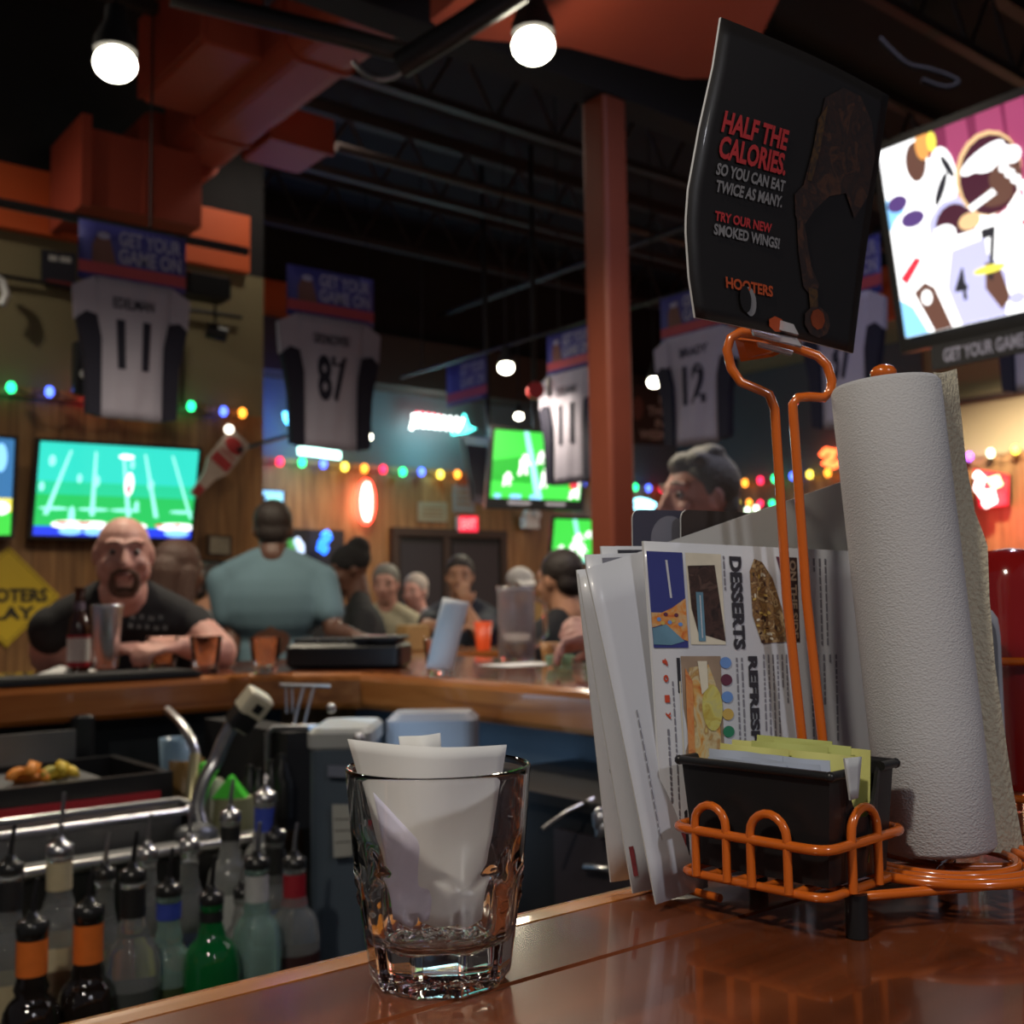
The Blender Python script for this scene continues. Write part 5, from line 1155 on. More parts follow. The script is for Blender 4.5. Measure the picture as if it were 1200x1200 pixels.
# ---- the bald man
C = at(145, 651, 3.28)
L = lambda px, py, D: at(px, py, D)
cf = (CAM-C); fw = V((cf.x+.12, cf.y, 0))
arms = [(L(256, 764, 3.34), L(212, 757, 3.18), L(176, 758, 3.10)-L(212, 757, 3.18), (-.3, .2, -1)),
        (L(57, 768, 3.34), L(130, 763, 3.22), L(190, 752, 3.12)-L(130, 763, 3.22), (0, .3, -1))]
t, B, Cc, TB = person('bald man with a goatee leaning on the far bar in a black printed t-shirt', C, fw, 'pink', M['tee_black'], 1.04, -.08, 'sit', arms, None, brow=M['shadow_beard'], width=1.08, lean=.32, vox=.010, torso_fwd=(cf.x, cf.y, 0), sh_drop=.15, belly=.03, sl=.18, fat=1.)
k = 1.04; P = lambda x, y, z: Cc+B @ (V((x, y, z))*k)
h = MB(); h.tube([P(-.028, .078, -.094), P(-.034, .083, -.072), P(-.031, .089, -.05), P(-.014, .099, -.038), P(0, .102, -.037), P(.014, .099, -.038), P(.031, .089, -.05), P(.034, .083, -.072), P(.028, .078, -.094)], [.011*k, .010*k, .008*k, .0055*k, .005*k, .0055*k, .008*k, .010*k, .011*k], M['beard'], 8)
h.sph(P(0, .070, -.1), (.035*k, .018*k, .018*k), M['beard'], 12, B)
h.build('goatee', t)
# print on the shirt: letters bent on the chest
ch = Cc+V((0, 0, -.37)); fx = TB @ V((0, 1, 0)); sxv = TB @ V((-1, 0, 0))*-1
q = Quad(L(146, 716, 3.10), L(203, 720, 3.09), L(200, 744, 3.09), L(148, 740, 3.10))
mb = MB(); pt_ = pbr('pale_shirt_print', (.33, .33, .32), .8, var=.3, scale=120)

for k_, (a, b, w_, h_) in enumerate(((.1, .1, .12, .3), (.3, .05, .1, .3), (.48, .12, .14, .28), (.7, .02, .1, .3), (.05, .5, .12, .35), (.24, .55, .1, .3), (.42, .5, .1, .36), (.6, .56, .14, .3), (.8, .5, .12, .34))): mb.qpoly(q, [(a, b+h_), (a+w_*.3, b), (a+w_*.6, b+h_*.5), (a+w_, b+.03), (a+w_*.8, b+h_), (a+w_*.4, b+h_*.7)], pt_)
SHIRTPRINT = mb.build('shirt_print', t)
tb = t.location; stool((tb.x, tb.y), max(.5, C.z-.70*1.04-.11), 'round bar stool under the bald man')

# ---- man in the blue shirt, standing with his back to us
C = at(320, 622, 4.95)
fw = V((C.x-CAM.x+.25, C.y-CAM.y, 0))
person('man in a blue-grey t-shirt standing with his back to the bar', C, fw, 'dark', M['tee_blue'], 1.06, -.05, 'stand', [(L(272, 748, 4.85), L(262, 790, 4.7), (0, 0, -1), (0, 1, 0)), (L(392, 742, 4.85), L(415, 745, 4.6), (.5, -.3, -.1), (0, 0, -1))], M['hair_dark'], 'short', None, width=1.17, face=False, vox=.013, sh_drop=.155)
# ---- man in black with knit cap, looking left
C = at(409, 668, 5.85); lf = -RT0
person('person in black wearing a dark knit cap, turned left', C, lf-FW0*.25, 'dark', M['tee_black'], 1.1, -.25, 'stand', None, pbr('black_knit', (.012, .011, .012), .95, bump=.6, bscale=150), 'beanie', M['hair_dark'], width=1.05, sleeves='long')
# ---- grey-haired man across the right run
C = at(817, 588, 2.95)
fw = (-RT0*.95-FW0*.45)
person('grey-haired man behind the menus, looking left', C, fw, 'pink', M['tee_black'], 1.08, 0., 'sit', [(L(790, 760, 2.8), L(715, 752, 2.85), L(683, 752, 2.85)-L(715, 752, 2.85), (0, -.5, -1)), (L(800, 765, 3.15), L(725, 746, 2.9), L(690, 738, 2.88)-L(725, 746, 2.9), (0, .8, -.6))], M['hair_grey'], 'short', M['hair_grey'], vox=.010, lean=.2, torso_fwd=(-1, -.1, 0), width=1.05)
stool((C.x+.25, C.y+.03), .72, 'round bar stool under the grey-haired man')
# ---- others further back
def bg(label, px, py, D, fdir, skin, shirt, hair, style, k=1., **kw):
    C = at(px, py, D); r = person(label, C, fdir, skin, shirt, k, kw.pop('pitch', -.1), 'sit', kw.pop('arms', None), hair, style, M['hair_dark'], vox=.016, **kw)
    stool((r[0].location.x, r[0].location.y), max(.35, C.z-.70*k-.11), 'stool under the '+label); return r
cream = pbr('cream_shirt', (.42, .38, .27), .8, var=.2, scale=8); navy = pbr('navy_shirt', (.03, .035, .05), .8); purple = pbr('plum_jacket', (.07, .035, .045), .8, var=.3); patt = pbr('pale_patterned_shirt', (.33, .28, .30), .8, var=.4, scale=18)
bg('seated person with long brown hair behind the bald man', 212, 672, 4.2, FW0*.7+RT0*.4, 'dark', purple, M['hair_brown'], 'long', 1.0)
bg('seated person in a pale cream top left of the dark door', 452, 686, 6.6, -FW0-RT0*.1, 'pink', cream, M['hair_grey'], 'short')
bg('seated person in a pale patterned top with light hair', 486, 694, 7.2, -FW0-RT0*.5, 'pink', patt, pbr('light_hair', (.33, .28, .25), .6), 'short', .95)
C0 = at(539, 677, 6.0)
bg('seated person in navy resting a hand on the chin', 539, 677, 6.3, -FW0, 'tan', navy, M['hair_dark'], 'short', 1.0, arms=[(at(500, 735, 6.1), at(530, 735, 6.0), RT0, V((0, 0, -1))), (at(563, 738, 6.0), at(547, 708, 6.08), V((-.02, 0, .1)), FW0)] if 0 else [(at(560, 742, 6.05), at(546, 712, 6.1), V((-.02, 0, .1)), FW0), (at(500, 735, 6.1), at(530, 735, 6.0), RT0, V((0, 0, -1)))])
bg('person in a white and dark cap seated above the pitcher', 610, 688, 6.4, -FW0+RT0*.3, 'tan', purple, pbr('white_cap', (.5, .48, .46), .7), 'cap', .95)
bg('person in black seated left of the menus, seen from behind', 655, 682, 4.6, FW0*.6-RT0*.6, 'tan', M['tee_black'], M['hair_dark'], 'short', 1.05, width=1.15, sleeves='long')
bg('seated person with long brown hair below the small television', 678, 688, 6.9, FW0, 'dark', purple, M['hair_brown'], 'long', .95)
bg('person in a grey top sitting behind the man in the blue shirt', 252, 690, 5.6, RT0+FW0*.3, 'tan', pbr('grey_top', (.2, .2, .21), .8), M['hair_dark'], 'short', 1.0)
# high tables in the room
def table(px, D, w, d, label, z=1.03):
    c = at(px, 740, D); R_ = Matrix.Identity(3); t = thing('high_table', label, 'table', (c.x, c.y, 0))
    MB().rbox((c.x, c.y, z-.02), (w, d, .04), .03, M['edge_x']).build('tabletop', t)
    MB().cyl((c.x, c.y, 0.03), (c.x, c.y, z-.04), .035, M['blackmetal']).build('pedestal', t); MB().lathe([(.28, 0), (.27, .02), (.05, .035)], (c.x, c.y, 0), M['blackmetal']).build('base', t); return c
c = table(525, 5.2, .84, .5, 'high wooden table before the navy-shirted person')
p = at(566, 735, 5.2); p.z = 1.031
tag(MB().lathe([(.032, 0), (.043, .13), (.041, .13), (.03, .005), (.0005, .005)], p, pbr('orange_red_cup', (.75, .09, .02), .35), 20).build('plastic_cup'), 'orange-red cup on the high table', 'cup')
p = at(484, 742, 5.2); p.z = 1.031
tag(MB().rbox(p+V((0, 0, .06)), (.13, .1, .12), .01, pbr('kraft_box', (.32, .2, .08), .7)).build('table_caddy'), 'tan box left of the receipt glass, on the high table', 'box')
p = at(622, 702, 5.2); p.z = 1.031
tag(MB().rbox(p+V((0, 0, .12)), (.16, .08, .24), .01, pbr('tan_card', (.45, .28, .1), .7)).build('table_sign'), 'tan upright box seen through the top of the pitcher', 'box')
# dark chair back left, lower left table

# ============================================================ THE NEAR BAR TOP
# faceted rocks glass
gc = at(516, 1134, .565); gc.z = CT+.0012
def glass_near():
    n = 80; H = .1035; R0, R1 = .0345, .0463; fac = 10; zf = .056
    def outer(a, z):
        R = R0+(R1-R0)*min(1, z/H)*1.0 + .0012*math.sin(PI*z/H)
        # facets below arches that peak at zf; the arch top bulges a little
        u = ((a*fac/(2*PI)) % 1)-.5; apo = math.cos(PI/fac)
        flat = apo/max(.2, math.cos(u*2*PI/fac)); arch = zf-.018*(abs(u)*2)**2.2
        w = 1/(1+math.exp((z-arch)/.0016))
        return R*((1-w)*1.0+w*(flat*.985+.012))+.0012*math.exp(-((z-arch-.001)/.0028)**2)
    prof = []; vs = []; fs = []
    zs = [0, .0012, .003]+[.003+(H-.0045)*i/60 for i in range(1, 61)]+[H-.0007, H]
    for z in zs:
        e = -.002 if z == 0 else (-.0006 if z < .002 else 0); e2 = -.0006 if z > H-.0005 else 0
        vs.append([(outer(a, z)+e+e2, z) for a in [2*PI*j/n for j in range(n)]])
    vs.append([(R1-.0013, H+.0002)]*n)
    bz = .020
    for i in range(0, 31):
        z = H-.0008-(H-.0008-bz)*i/30; r = R0+(R1-R0)*z/H; wall = .0019+.0035*(1-min(1, (z-bz)/(H*.5)))
        if z < bz+.006: wall += .004*(1-(z-bz)/.006)**2
        vs.append([(r-wall, z)]*n)
    rb = vs[-1][0][0]
    for k_, (fr, dz) in enumerate(((.8, -.0012), (.6, -.0005), (.4, -.0016), (.2, -.0008), (.01, -.001))): vs.append([(rb*fr*(1+.04*math.sin(10*2*PI*j/n)), bz+dz+.0009*math.sin(5*2*PI*j/n+k_*2)) for j in range(n)])
    pts = []
    for ring in vs:
        for j, (r, z) in enumerate(ring): a = 2*PI*j/n; pts.append(gc+V((r*math.cos(a), r*math.sin(a), z)))
    m = len(vs)
    for i in range(m-1):
        for j in range(n): fs.append((i*n+j, i*n+(j+1) % n, (i+1)*n+(j+1) % n, (i+1)*n+j))
    fs.append(tuple((m-1)*n+j for j in range(n)))
    # stippled underside
    rings = []; nb = [(R0-.002)*(1-.12*i) for i in range(1, 8)]; base = len(pts); rnd = random.Random(4)
    for r in nb:
        for j in range(n): a = 2*PI*j/n; pts.append(gc+V((r*math.cos(a), r*math.sin(a), .0016+rnd.uniform(-.0007, .0007))))
    for j in range(n): fs.append(((j+1) % n, j, base+j, base+(j+1) % n))
    for i in range(len(nb)-1):
        for j in range(n): fs.append((base+i*n+(j+1) % n, base+i*n+j, base+(i+1)*n+j, base+(i+1)*n+(j+1) % n))
    fs.append(tuple(reversed([base+(len(nb)-1)*n+j for j in range(n)])))
    mb = MB(); mb.add(pts, fs, pbr('near_clear_glass', (.985, .99, .99), .0, trans=1., ior=1.5, var=0), True)
    o = mb.build('rocks_glass', org=gc); return o
tag(glass_near(), 'faceted clear rocks glass holding receipts on the near bar', 'glass')
# the receipts rolled inside it
rm = pbr('receipt_paper', (.74, .74, .72), .75, var=.04, scale=30); rm2 = pbr('lilac_receipt_paper', (.62, .60, .72), .75, var=.04)
def curl(tlp, trp, blp, brp, D, amp, name, lab, m, fold=0.):
    q = Quad(at(*tlp, D), at(*trp, D), at(*brp, D), at(*blp, D), bow=lambda a, b: -amp*math.sin(PI*a)*(1-.3*b)+fold*abs(a-.5)*.01-.0012*math.sin(a*7+b*6))
    return tag(MB().sheet(q, m, na=20, nb=14, th=.00025).build(name), lab, 'receipt')
curl((407, 866), (594, 873), (466, 1079), (562, 1079), .572, -.018, 'receipt', 'largest white receipt, curled inside the near glass', rm)
curl((467, 863), (516, 859), (492, 1070), (528, 1070), .586, -.004, 'receipt', 'narrow receipt standing behind the largest one in the near glass', rm)
curl((437, 930), (520, 1010), (462, 1079), (500, 1079), .562, -.004, 'receipt', 'lilac tinted receipt folded in the left of the near glass', rm2)

# ------------------------------------------------------------ wire rack
M['owire'] = pbr('orange_powder_coat', (.60, .125, .012), .2, var=.04, coat=.8)
rack = thing('wire_rack', 'orange wire table rack holding menus, sweeteners and the paper towel roll', 'rack', (at(1068, 1010, .69).x, at(1068, 1010, .69).y, CT))
ZB = CT+.0255; wr = .0029
def rnd_path(pts, r=.012, n=5, closed=False):
    pts = [V(p) for p in pts]; out = []; N = len(pts)
    for i in range(N):
        if not closed and i in (0, N-1): out.append(pts[i]); continue
        a, b, c = pts[(i-1) % N], pts[i], pts[(i+1) % N]; r1 = min(r, (a-b).length*.45, (c-b).length*.45)
        p0 = b+(a-b).normalized()*r1; p1 = b+(c-b).normalized()*r1
        for k in range(n+1): u = k/n; out.append(p0*(1-u)**2+b*2*u*(1-u)+p1*u*u)
    return out
x0, x1_, y0, y1 = .452, .553, .333, .436
zr = at(965, 999, .598).z
A = at(787, 970, .672); Bq = at(968, 1000, .598); Cq = at(1062, 969, .655); A.z = Bq.z = Cq.z = zr; Dq = A+Cq-Bq
MB().tube(rnd_path([A, Bq, Cq, Dq], .012, 5, True), wr, M['owire'], 10, closed=True).build('basket_rail', rack)
def arch(p, q, top, nm='basket_arch'):
    d = (q-p); w = d.length; dn = d.normalized(); n = 9; pts = [V((p.x, p.y, ZB)), V((p.x, p.y, top-w/2))]
    mid = (p+q)/2
    pts += [V((mid.x-dn.x*w/2*math.cos(a), mid.y-dn.y*w/2*math.cos(a), top-w/2+w/2*math.sin(a))) for a in [PI*i/n for i in range(1, n)]]
    pts += [V((q.x, q.y, top-w/2)), V((q.x, q.y, ZB))]; return pts
off = (Bq-A).cross(V((0, 0, 1))).normalized()*.004*-1
atop = zr+.0155
for s0, s1 in ((.17, .38), (.54, .77)):
    MB().tube(arch(A.lerp(Bq, s0), A.lerp(Bq, s1), atop), wr*.9, M['owire'], 8).build('basket_arch', rack)
    MB().tube(arch(Dq.lerp(Cq, s0), Dq.lerp(Cq, s1), atop), wr*.9, M['owire'], 8).build('basket_arch', rack)
for P0, P1 in ((Bq, Cq), (A, Dq)): MB().tube(arch(P0.lerp(P1, .30), P0.lerp(P1, .62), atop+.003), wr*.9, M['owire'], 8).build('basket_arch', rack)
# floor wires and base
fa, fb, fc, fd = [V((p.x, p.y, ZB)) for p in (A, Bq, Cq, Dq)]
ce = (fa+fb+fc+fd)/4; sh_ = [ce+(p-ce)*.93 for p in (fa, fb, fc, fd)]
MB().tube(rnd_path(sh_, .01, 4, True), wr*.9, M['owire'], 8, closed=True).build('basket_floor', rack)
for s in (.2, .4, .6, .8): MB().tube([sh_[0].lerp(sh_[1], s), sh_[3].lerp(sh_[2], s)], wr*.85, M['owire'], 8).build('floor_wire', rack)
# roll tray: concentric rings
rc = at(1104, 1002, .690); rc.z = ZB
for r in (.062, .052, .042): MB().tube([rc+V((r*math.cos(a), r*math.sin(a), 0)) for a in [2*PI*i/56 for i in range(56)]], wr, M['owire'], 10, closed=True).build('tray_ring', rack)
for a in (20, 80, 140): d = V((math.cos(math.radians(a)), math.sin(math.radians(a)), 0)); MB().tube([rc-d*.066+V((0, 0, -.005)), rc+d*.066+V((0, 0, -.005))], wr*.9, M['owire'], 8).build('tray_spoke', rack)
# feet
foot = at(1003, 1050, .622); fm = M['black']
feet = [foot, rc+V((.055, .03, 0)), V((Dq.x, Dq.y, 0)), rc+V((.045, -.045, 0))]
for p in feet: MB().cyl((p.x, p.y, CT+.0005), (p.x, p.y, ZB-.002), .0062, fm, n=14).build('rubber_foot', rack)
MB().tube([V((feet[2].x, feet[2].y, ZB-.004)), V((foot.x, foot.y, ZB-.004)), rc+V((-.02, -.04, -.005))], wr, M['owire'], 8).build('base_wire', rack)
# the tall wire loop
Dl = .712
loop = [(941, 985), (940, 868), (922, 700), (908, 480), (901, 462), (888, 456), (868, 448), (857, 432), (852, 410), (856, 396), (868, 389), (884, 389), (905, 397), (935, 409), (958, 417), (969, 428), (975, 446), (973, 458), (966, 466), (948, 465), (935, 466), (929, 474), (930, 490), (945, 700), (964, 868), (966, 985)]
pts = []
for i, (x, y) in enumerate(loop): pts.append(at(x, y, Dl-.02*min(1, max(0, (y-380)/500))*-1*0))
MB().tube(pts, .00315, M['owire'], 12).build('loop_wire', rack)
b1, b2 = at(941, 985, Dl), at(966, 985, Dl)
MB().tube([b1, V((b1.x, b1.y, ZB)), V((ce.x, ce.y+.02, ZB))], .003, M['owire'], 8).build('base_wire', rack); MB().tube([b2, V((b2.x, b2.y, ZB)), rc+V((-.05, .02, 0))], .003, M['owire'], 8).build('base_wire', rack)
q = Quad(at(861, 397, Dl+.006), at(930, 407, Dl+.012), at(906, 418, Dl+.03), at(868, 424, Dl+.022)); MB().sheet(q, M['owire'], th=.002).build('sign_plate', rack, label='flat orange plate inside the loop')
# roll spindle
ax_t, ax_b = at(1037, 452, .698), at(1101, 1002, .690); axis = (ax_t-ax_b).normalized()
MB().tube([V((rc.x, rc.y, ZB)), ax_b, ax_t+axis*.003], .003, M['owire'], 10).sph(ax_t+axis*.008, (.0085, .0085, .006), M['owire'], 14).build('spindle', rack)
# slot wires that hold the menus
s0 = at(792, 1000, .66); 
MB().tube([V((A.x+.03, A.y-.01, CT+.006)), V((A.x+.03, A.y+.055, CT+.006)), V((A.x+.2, A.y+.055, CT+.006)), V((A.x+.2, A.y-.03, CT+.006))], wr*.9, M['owire'], 8).build('menu_slot', rack)

# ------------------------------------------------------------ paper towel roll
pm, nt, b = new_mat('paper_towel'); Lk = nt.links.new
b.inputs['Roughness'].default_value = .95; b.inputs['Base Color'].default_value = (.47, .47, .48, 1); b.inputs['Specular IOR Level'].default_value = .1
tc = nt.nodes.new('ShaderNodeTexCoord'); n1 = nt.nodes.new('ShaderNodeTexNoise'); n1.inputs['Scale'].default_value = 500; n1.inputs['Detail'].default_value = 3
mp = nt.nodes.new('ShaderNodeMapping'); mp.inputs['Scale'].default_value = (1, 1, 1.4); Lk(tc.outputs['Object'], mp.inputs['Vector'])
v1 = nt.nodes.new('ShaderNodeTexVoronoi'); v1.inputs['Scale'].default_value = 620; Lk(mp.outputs['Vector'], v1.inputs['Vector']); Lk(mp.outputs['Vector'], n1.inputs['Vector'])
ad = nt.nodes.new('ShaderNodeMath'); ad.operation = 'ADD'; Lk(n1.outputs['Fac'], ad.inputs[0]); Lk(v1.outputs['Distance'], ad.inputs[1])
bp = nt.nodes.new('ShaderNodeBump'); bp.inputs['Strength'].default_value = .45; bp.inputs['Distance'].default_value = .0007; Lk(ad.outputs[0], bp.inputs['Height']); Lk(bp.outputs['Normal'], b.inputs['Normal'])
M['towel'] = pm
Rr = .0335; Ma = V((0, 0, 1)).rotation_difference(axis).to_matrix(); H = (ax_t-ax_b).length-.003
base = ax_b+axis*.004
roll = thing('paper_towel_roll', 'tall white paper towel roll standing on the orange rack', 'paper towel roll', base)
MB().lathe([(.019, .001), (Rr-.002, 0), (Rr, .003), (Rr, H*.25), (Rr, H*.5), (Rr, H*.75), (Rr, H-.003), (Rr-.002, H), (.019, H-.001), (.019, .001)], base, M['towel'], 64, M=Ma, capb=False, capt=False).build('towel_layers', roll)
MB().lathe([(.0188, .0), (.0188, H+.0), (.0178, H+.0), (.0178, .0), (.0188, .0)], base, pbr('cardboard_core', (.25, .17, .1), .8), 32, M=Ma, capb=False, capt=False).build('cardboard_core', roll)
# loose end hanging away to the right, the roll's shade put into its darker, warmer colour; torn edge
M['ply'] = pbr('shaded_towel_ply', (.50, .455, .34), .95, var=.04, bump=.5, bscale=300)
edge_r = [(1104, 438), (1120, 432), (1126, 470), (1133, 540), (1142, 600), (1152, 625), (1157, 640), (1160, 700), (1166, 780), (1176, 850), (1186, 920), (1200, 990), (1201, 1003)]
edge_l = [(1098, 436), (1101, 445), (1105, 480), (1112, 540), (1118, 600), (1121, 625), (1123, 640), (1130, 700), (1139, 780), (1147, 850), (1155, 920), (1162, 985), (1164, 998)]
vs = []; n = 6; rn = random.Random(2)
for (xl, yl), (xr, yr) in zip(edge_l, edge_r):
    for i in range(n+1):
        u = i/n; vs.append(at(xl-4+(xr-xl+4)*u+(rn.uniform(-1.2, 1.2) if i == n else 0), yl+(yr-yl)*u, .698+.016*u+.006*math.sin(u*3+yl*.01)))
fs = [(j*(n+1)+i, j*(n+1)+i+1, (j+1)*(n+1)+i+1, (j+1)*(n+1)+i) for j in range(len(edge_l)-1) for i in range(n)]
K = len(vs); vs += [v+FW0*.0006 for v in vs]; fs += [tuple(K+i for i in reversed(f)) for f in fs]
MB().add(vs, fs, M['ply'], True).build('loose_sheet', roll, label='loose end of the roll with a torn edge, shade put into its tan colour')

# ------------------------------------------------------------ sweetener caddy
cb = thing('sweetener_caddy', 'black plastic sweetener caddy in the orange wire basket', 'caddy', V((ce.x, ce.y, ZB+.003)))
a_, b_, c_ = at(806, 1000, .617), at(985, 1010, .566), at(1036, 1000, .596)
u1 = (Cq-Bq).normalized(); v1_ = (Bq-A).normalized()
zt = at(970, 911, .603).z; z0 = ZB+.0035
hw, hl = .0335, .0495     # half sizes along the short and long sides
cc = ce+V((0, 0, 0)); cc.z = 0
def cp(s, l, z): return V((cc.x, cc.y, 0))+u1*s+v1_*l+V((0, 0, z))
body = MB(); th = .0022
def wall(p, q, inn, cut=None):
    """a wall from p to q (horizontal), tapering down, with an optional scooped top"""
    n = 24; vs = []; 
    for i in range(n+1):
        t_ = i/n; top = zt
        if cut:
            d = abs(t_-.5)/.26
            if d < 1: top = zt-cut*(1-d**2.6)
        for z, k in ((z0, .90), (top, 1.0)):
            m_ = p.lerp(q, t_); o_ = V((cc.x, cc.y, 0)); w_ = o_+(m_-o_)*k; vs.append(V((w_.x, w_.y, z))); w2 = w_+inn*th; vs.append(V((w2.x, w2.y, z)))
    fs = []
    for i in range(n): a = i*4; fs += [(a, a+4, a+6, a+2), (a+5, a+1, a+3, a+7), (a+2, a+6, a+7, a+3), (a+4, a, a+1, a+5)]
    body.add(vs, fs, M['black'])
    if cut: pass
p00, p10, p11, p01 = [V((v.x, v.y, 0)) for v in (cp(-hw, -hl, 0), cp(hw, -hl, 0), cp(hw, hl, 0), cp(-hw, hl, 0))]
wall(p00, p10, v1_, .026); wall(p01, p11, -v1_, .026); wall(p00, p01, u1); wall(p10, p11, -u1)
body.box(cp(0, 0, z0+.0015), (.001, .001, .003), M['black'])
Mb = Matrix((u1, v1_, V((0, 0, 1)))).transposed(); body.box(cp(0, 0, z0+.0015), (hw*1.78, hl*1.78, .003), M['black'], Mb)
body.build('caddy_body', cb)
rim = MB(); e = .0026
for s in (-1, 1):
    rim.tube([cp(s*(hw+.001), -hl, zt), cp(s*(hw+.001), hl, zt)], e, M['black'], 8)
    for l in (-1, 1): rim.tube([cp(s*hw, l*(hl+.001), zt), cp(s*hw*.55, l*(hl+.001), zt)], e, M['black'], 8); rim.sph(cp(s*(hw+.001), l*(hl+.001), zt), e*1.15, M['black'], 10)
rim.build('rim', cb)
# packets: yellow row behind, white row in front
yel = pbr('yellow_packet', (.62, .62, .22), .55, var=.06, scale=40); yel2 = pbr('green_yellow_packet', (.48, .52, .17), .55, var=.06); whp = pbr('bluish_white_packet', (.50, .56, .68), .5, var=.05); prt = pbr('packet_print', (.12, .14, .35), .6)
def packet(s, l, z, wdt, hgt, tilt, yaw, m, name, label, group):
    """a flat pillow-shaped packet standing in the caddy"""
    R_ = Mb @ Matrix.Rotation(yaw, 3, 'Z') @ Matrix.Rotation(tilt, 3, 'Y'); c = cp(s, l, z); n = 8; vs = []
    for side in (1, -1):
        for j in range(n+1):
            for i in range(n+1):
                a, b = i/n-.5, j/n-.5; pill = .0017*max(0, (1-(2*a)**4))*max(0, (1-(2*b)**2)**.7)
                vs.append(c+R_ @ V((side*(pill+.00015)+.0012*math.sin(a*8+l*300), a*wdt, b*hgt)))
    K = (n+1)**2; fs = []
    for j in range(n):
        for i in range(n): a = j*(n+1)+i; fs += [(a, a+1, a+n+2, a+n+1), (K+a+n+1, K+a+n+2, K+a+1, K+a)]
    mb = MB().add(vs, fs, m, True)
    return tag(mb.build(name), label, 'packet', group)
zc = zt-.012
rp = random.Random(11)
for i, (s, l, dz, tl, yw) in enumerate(((-.004, -.028, .004, .10, .05), (.001, .0, .007, .12, -.04), (-.002, .028, .004, .1, .03), (.007, .014, .008, .15, .06), (.006, -.020, .006, .05, -.05), (.012, -.006, .009, .12, .0), (.013, .027, .006, .1, 0.))):
    packet(s, l*.75, zc+dz-.016, .052, .062, tl, yw, yel if i % 2 == 0 else yel2, 'sweetener_packet', 'yellow sweetener packet in the back rows of the black caddy', 'yellow sweetener packets')
for i, (s, l, dz, tl, yw) in enumerate(((-.020, .016, .004, -.12, .04), (-.024, -.010, .003, -.14, -.03), (-.015, -.02, .006, -.08, .02), (-.011, .014, .005, -.06, -.02), (-.026, .024, .001, -.12, .02))):
    packet(s, l*.75, zc+dz-.019, .052, .062, tl, yw, whp, 'sweetener_packet', 'white sweetener packet in the front row of the black caddy', 'white sweetener packets')
q = Quad(at(990, 889, .606), at(1010, 887, .614), at(1006, 935, .612), at(997, 938, .609))
tag(MB().sheet(q, pbr('grey_white_packet', (.5, .52, .53), .5, var=.2, scale=120), na=4, nb=4, th=.0012).build('sweetener_packet'), 'crumpled white packet sagging through the caddy end notch', 'packet')

# ------------------------------------------------------------ menus
card = pbr('menu_card', (.56, .58, .63), .38, var=.04, scale=10, coat=.15); cedge = pbr('menu_card_edge', (.62, .63, .64), .5, var=0)
ink = pbr('black_ink', (.03, .03, .04), .5, var=0); ink2 = pbr('grey_ink', (.20, .20, .24), .5, var=0); redi = pbr('red_ink', (.55, .07, .03), .5, var=0)
bow1 = lambda a, b: .002*math.sin(PI*b)*(1-a)
qm = Quad(at(754, 634, .694), at(1130, 652, .815), at(1130, 1003, .785), at(779, 1033, .690), bow=bow1)
mb = MB(); mb.sheet(qm, card, cedge, .0022, 10, 10)
K_ = 1/376.
def X(px): # pixel column along the top of the menu -> share of its width (perspective aware)
    lo, hi = 0., 1.
    for _ in range(30):
        m_ = (lo+hi)/2; p = qm.p(m_, .3)-CAM; x = 600+F*(p.dot(RT)/p.dot(FW))
        if x < px: lo = m_
        else: hi = m_
    return lo
dk = {n_: pbr(n_, c_, .5, var=v_, scale=s_) for n_, c_, v_, s_ in (('print_navy', (.035, .045, .22), .1, 30), ('print_orange', (.62, .20, .05), .4, 80), ('print_brown', (.07, .04, .035), .4, 50), ('print_food', (.26, .19, .10), .7, 90), ('print_lemonade', (.50, .30, .10), .5, 60), ('print_yellow', (.60, .52, .10), .2, 60), ('print_orange2', (.60, .22, .08), .3, 60), ('print_palebrown', (.30, .22, .16), .4, 60), ('print_cream', (.66, .62, .50), .2, 60), ('print_teal', (.12, .25, .35), .3, 60), ('print_blue', (.14, .28, .62), .2, 60), ('print_maroon', (.12, .03, .06), .2, 60), ('print_gold', (.55, .38, .10), .2, 60), ('print_green', (.03, .22, .12), .2, 60))}
dk['print_food'] = photo('food_print', [(.04, .02, .01), (.30, .17, .06), (.12, .06, .03), (.50, .36, .18), (.20, .10, .05)], 150); dk['print_brown'] = photo('cake_print', [(.015, .008, .008), (.06, .03, .025), (.03, .015, .012), (.13, .075, .06)], 70)
dk['print_lemonade'] = photo('lemonade_print', [(.50, .14, .03), (.62, .35, .10), (.58, .50, .30), (.40, .22, .08), (.66, .55, .20)], 60); dk['print_yellow'] = photo('lemon_print', [(.45, .33, .06), (.60, .55, .15), (.5, .48, .22)], 90); dk['print_orange'] = photo('swirl_print', [(.50, .08, .03), (.65, .25, .05), (.60, .40, .20), (.55, .15, .04)], 90); dk['print_orange2'] = photo('peach_print', [(.45, .08, .03), (.62, .28, .10), (.60, .18, .05)], 70)
xa, xb, xc, xd, xe, xf, xg, xh, xi = [X(v) for v in (765, 806, 814, 850, 862, 880, 915, 928, 943)]
bb = .31
mb.qrect(qm, xa, .03, xb, bb+.01, dk['print_navy'], .0004)
mb.qpoly(qm, [(xa, .215), (xa+.3*(xb-xa), .215), (xa+.6*(xb-xa), .20), (xb, .17), (xb, .30), (xa+.6*(xb-xa), .285), (xa+.3*(xb-xa), .25), (xa, .26)], dk['print_orange'], .0006)
mb.qpoly(qm, [(xa, .262), (xa+.4*(xb-xa), .25), (xb-.01, .30), (xa+.5*(xb-xa), .312), (xa, .31)], dk['print_teal'], .0007)
